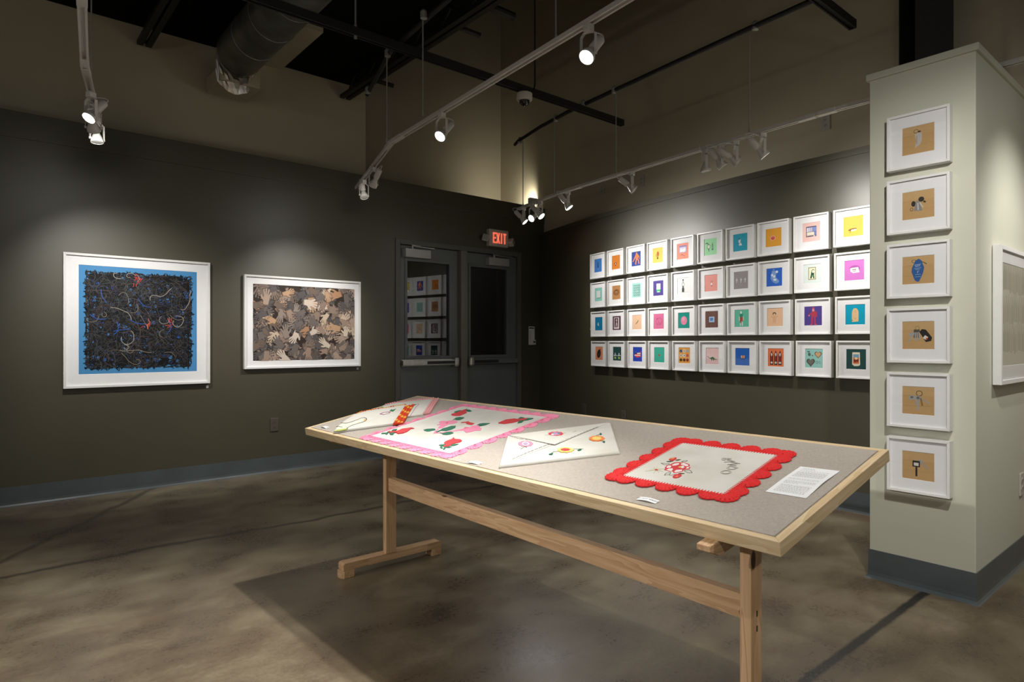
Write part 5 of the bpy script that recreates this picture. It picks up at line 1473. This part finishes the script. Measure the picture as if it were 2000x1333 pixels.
def lamp(x, y, z, aim, label, power=0.0, spot=60, blend=0.9, spill=1.0, group='white track lamps', arm=0.098):
    az = math.atan2(aim[1] - y, aim[0] - x) - PI / 2
    pz = z - .020 - .030 - arm
    hor = math.hypot(aim[0] - x, aim[1] - y)
    pitch = math.atan2(aim[2] - pz, hor)
    t = thing('track_lamp', label, 'lamp', (x, y, z - .020), az, group)
    b = MB(); b.box(-.017, .017, -.019, .019, -.030, .0)
    b.build('adapter', M['fixture'], t, bevel=0.003)
    b = MB()
    zp = -.030 - arm
    ro = .0385
    for s in (-1, 1):
        b.box(s * ro - .0012, s * ro + .0012, -.008, .008, zp - .008, -.045)
        b.prism([(s * ro - .0012, -.046), (s * ro + .0012, -.046), (s * .022, -.030), (s * .019, -.030)], -.008, .008, m=Matrix.Rotation(PI / 2, 4, 'X'))
        b.tube([(s * (ro - .006), 0, zp), (s * (ro + .005), 0, zp)], .006, 8)
    b.box(-.022, .022, -.008, .008, -.033, -.030)
    b.build('yoke', M['fixture'], t)
    # head along local +y tilted by pitch; lathe axis z -> aim
    R_ = Matrix.Translation((0, 0, zp)) @ Matrix.Rotation(pitch, 4, 'X') @ Matrix.Rotation(-PI / 2, 4, 'X')
    b = MB()
    b.lathe([(.018, -.125), (.0215, -.120), (.0215, -.052), (.0195, -.048), (.0145, -.047), (.0145, -.036)], 20, R_)
    b.build('socket_housing', M['fixture'], t, smooth=True)
    b = MB()
    b.lathe([(.0155, -.038), (.018, -.030), (.026, -.014), (.0325, .004), (.0345, .008), (.0345, .021), (.0320, .022), (.0305, .017)], 24, R_)
    b.build('lamp_shade', M['fixture'], t, smooth=True)
    b = MB()
    b.lathe([(.0305, .0172), (.029, .0195), (.018, .0212), (.001, .0218)], 22, R_)
    b.build('lens', M['lens'] if power else M['bulboff'], t, smooth=True)
    b = MB()
    e = R_ @ Vector((0, .004, -.124))
    pts = []
    for i in range(13):
        q = i / 12
        a = Vector((.006, -.012, -.030))
        c1 = a + Vector((0.02, -.05, .035))
        c2 = e + (R_.to_3x3() @ Vector((0.0, .02, -.075)))
        pts.append(a * (1 - q) ** 3 + c1 * 3 * q * (1 - q) ** 2 + c2 * 3 * q * q * (1 - q) + e * q ** 3)
    b.tube(pts, .0028, 6)
    b.build('cord', M['fixture'], t, smooth=True)
    if power:
        ld = bpy.data.lights.new('lamp_beam', 'SPOT')
        ld.energy = power * LAMP
        ld.color = LCOL
        ld.spot_size = math.radians(spot)
        ld.spot_blend = blend
        ld.shadow_soft_size = 0.028
        lo = bpy.data.objects.new('lamp_beam', ld)
        COL.objects.link(lo)
        lo.parent = t
        lo.matrix_local = R_ @ Matrix.Translation((0, 0, .030)) @ Matrix.Rotation(PI, 4, 'X')
        ls = bpy.data.lights.new('lamp_spill', 'SPOT')     # wide stray light of the same reflector bulb
        ls.energy = power * LAMP * SPILL * spill
        ls.color = LCOL
        ls.spot_size = math.radians(164)
        ls.spot_blend = 0.6
        ls.shadow_soft_size = 0.028
        l2 = bpy.data.objects.new('lamp_spill', ls)
        COL.objects.link(l2)
        l2.parent = t
        l2.matrix_local = R_ @ Matrix.Translation((0, 0, .055)) @ Matrix.Rotation(PI, 4, 'X')
    return t
# middle track
lamp(1.986, 1.849, 2.5, (-0.10, 1.70, .0), 'lit lamp nearest the viewer on the middle track, facing down left', 290, 76, 1.0)
lamp(2.094, 3.119, 2.5, (-0.15, 2.55, .0), 'lit lamp midway on the middle track, facing down left', 235, 74, 1.0)
lamp(2.346, 4.431, 2.5, (2.20, 5.56, 1.05), 'lit lamp near the end of the middle track, turned to the glove picture', 100, 74, 1.0)
lamp(2.470, 4.830, 2.5, (2.45, 4.55, 1.6), 'unlit lamp at the far tip of the middle track, pointing down')
lamp(ctr(0.35), 0.35, 2.5, (3.29, 1.02, 1.10), 'lit lamp overhead on the middle track, aimed at the key pictures', 92, 90, 1.0)
lamp(ctr(0.75), 0.75, 2.5, (1.75, 1.3, .75), 'lit lamp overhead on the middle track, aimed at the table end', 40, 90, 1.0)
# left track
lamp(0.478, 4.08, 2.5, (-0.5, 3.5, 0.9), 'lit lamp at the left track end, facing the room', 70, 90, 1.0)
lamp(0.515, 4.29, 2.5, (0.98, 5.56, 1.05), 'lit lamp at the left track end, turned towards the cable picture', 112, 78, 1.0)
lamp(0.560, 4.52, 2.5, (0.60, 4.40, 1.2), 'unlit lamp at the very tip of the left track')
lamp(-0.12, -0.6, 2.5, (1.6, 1.4, 0.2), 'added unseen fill lamp overhead at the rear of the left track', 45, 80, 1.0)  # this and the next are unseen rear lamps, added as front fill
lamp(ctr(-1.0), -1.0, 2.5, (2.2, 1.2, 0.2), 'added unseen fill lamp overhead at the rear of the middle track', 45, 80, 1.0)
# unseen track and lamps on the left, added as fill for the table side
track('light_track', [(-2.3, -1.0), (-2.3, 4.2)], 2.3, 'added unseen light track left of the picture, filling the table side', [(-2.3, 0.0, 3.8), (-2.3, 3.4, 3.8)], [])
lamp(-2.3, 0.6, 2.3, (1.45, 1.1, 0.30), 'added unseen fill lamp on the far left track, first from the rear', 150, 40, 1.0)
lamp(-2.3, 2.0, 2.3, (1.45, 1.9, 0.30), 'added unseen fill lamp on the far left track, in the middle', 150, 40, 1.0)
lamp(-2.3, 3.3, 2.3, (1.45, 2.8, 0.30), 'added unseen fill lamp on the far left track, nearest the cable picture', 120, 40, 1.0)
# grid track
lamp(4.035, 4.60, 2.45, (4.62, 3.80, 1.20), 'lit lamp at the grid track end, first of three in a cluster', 26, 95, 1.0, 5.5)
lamp(4.003, 4.44, 2.45, (1.6, 4.2, 0.8), 'lit lamp in the middle of the grid track end cluster', 26, 80, 1.0)
lamp(3.974, 4.30, 2.45, (4.40, 3.05, 1.0), 'lit lamp in the end cluster nearest the prints', 36, 95, 1.0, 5.5)
lamp(3.893, 3.86, 2.45, (4.58, 2.98, 0.80), 'lit lamp alone on the grid track right of the cluster', 66, 100, 1.0, 5.5)
lamp(3.816, 3.10, 2.45, (4.13, 2.64, 1.83), 'unlit lamp alone on the grid track, left of the group of three')
lamp(3.757, 2.428, 2.45, (3.80, 2.38, 1.2), 'unlit lamp pointing straight down, left of the group of three')
lamp(3.748, 2.306, 2.45, (4.07, 1.94, 1.6), 'unlit lamp in the middle of the grid track group of three')
lamp(3.741, 2.196, 2.45, (4.126, 1.783, 1.9), 'unlit lamp at the right of the grid track group of three')
lamp(3.729, 2.006, 2.45, (4.46, 1.30, 1.10), 'lit lamp on the grid track nearest the sage divider', 62, 110, 1.0, 5.5)
lamp(3.735, 0.0, 2.45, (3.9, 0.80, 1.30), 'lit lamp behind the divider corner, aimed at the bottle painting', 50, 90, 1.0)
# wall washer behind the end cluster
t = thing('wall_light', 'bright white flood light hidden behind the grid track end cluster', 'lamp', (5.10, 5.66, 2.728))
b = MB(); b.box(-.05, .05, -.03, .03, 0, .012); b.box(-.008, .008, -.008, .008, .012, .06)
b.build('mounting_foot', M['fixture'], t, bevel=0.002)
b = MB(); b.box(-.055, .055, -.035, .020, .055, .125)
b.build('flood_housing', M['fixture'], t, bevel=0.006)
b = MB(); b.box(-.048, .048, .020, .024, .062, .118)
b.build('lens', M['lens'], t)
ld = bpy.data.lights.new('flood_beam', 'SPOT')
ld.energy = 15 * LAMP
ld.color = (1.0, 0.95, 0.78)
ld.spot_size = math.radians(150)
ld.spot_blend = 1.0
ld.shadow_soft_size = 0.03
lo = bpy.data.objects.new('flood_beam', ld)
COL.objects.link(lo)
lo.parent = t
lo.location = (0, .045, .09)
lo.rotation_euler = (math.radians(180 - 72), 0, math.radians(-20))
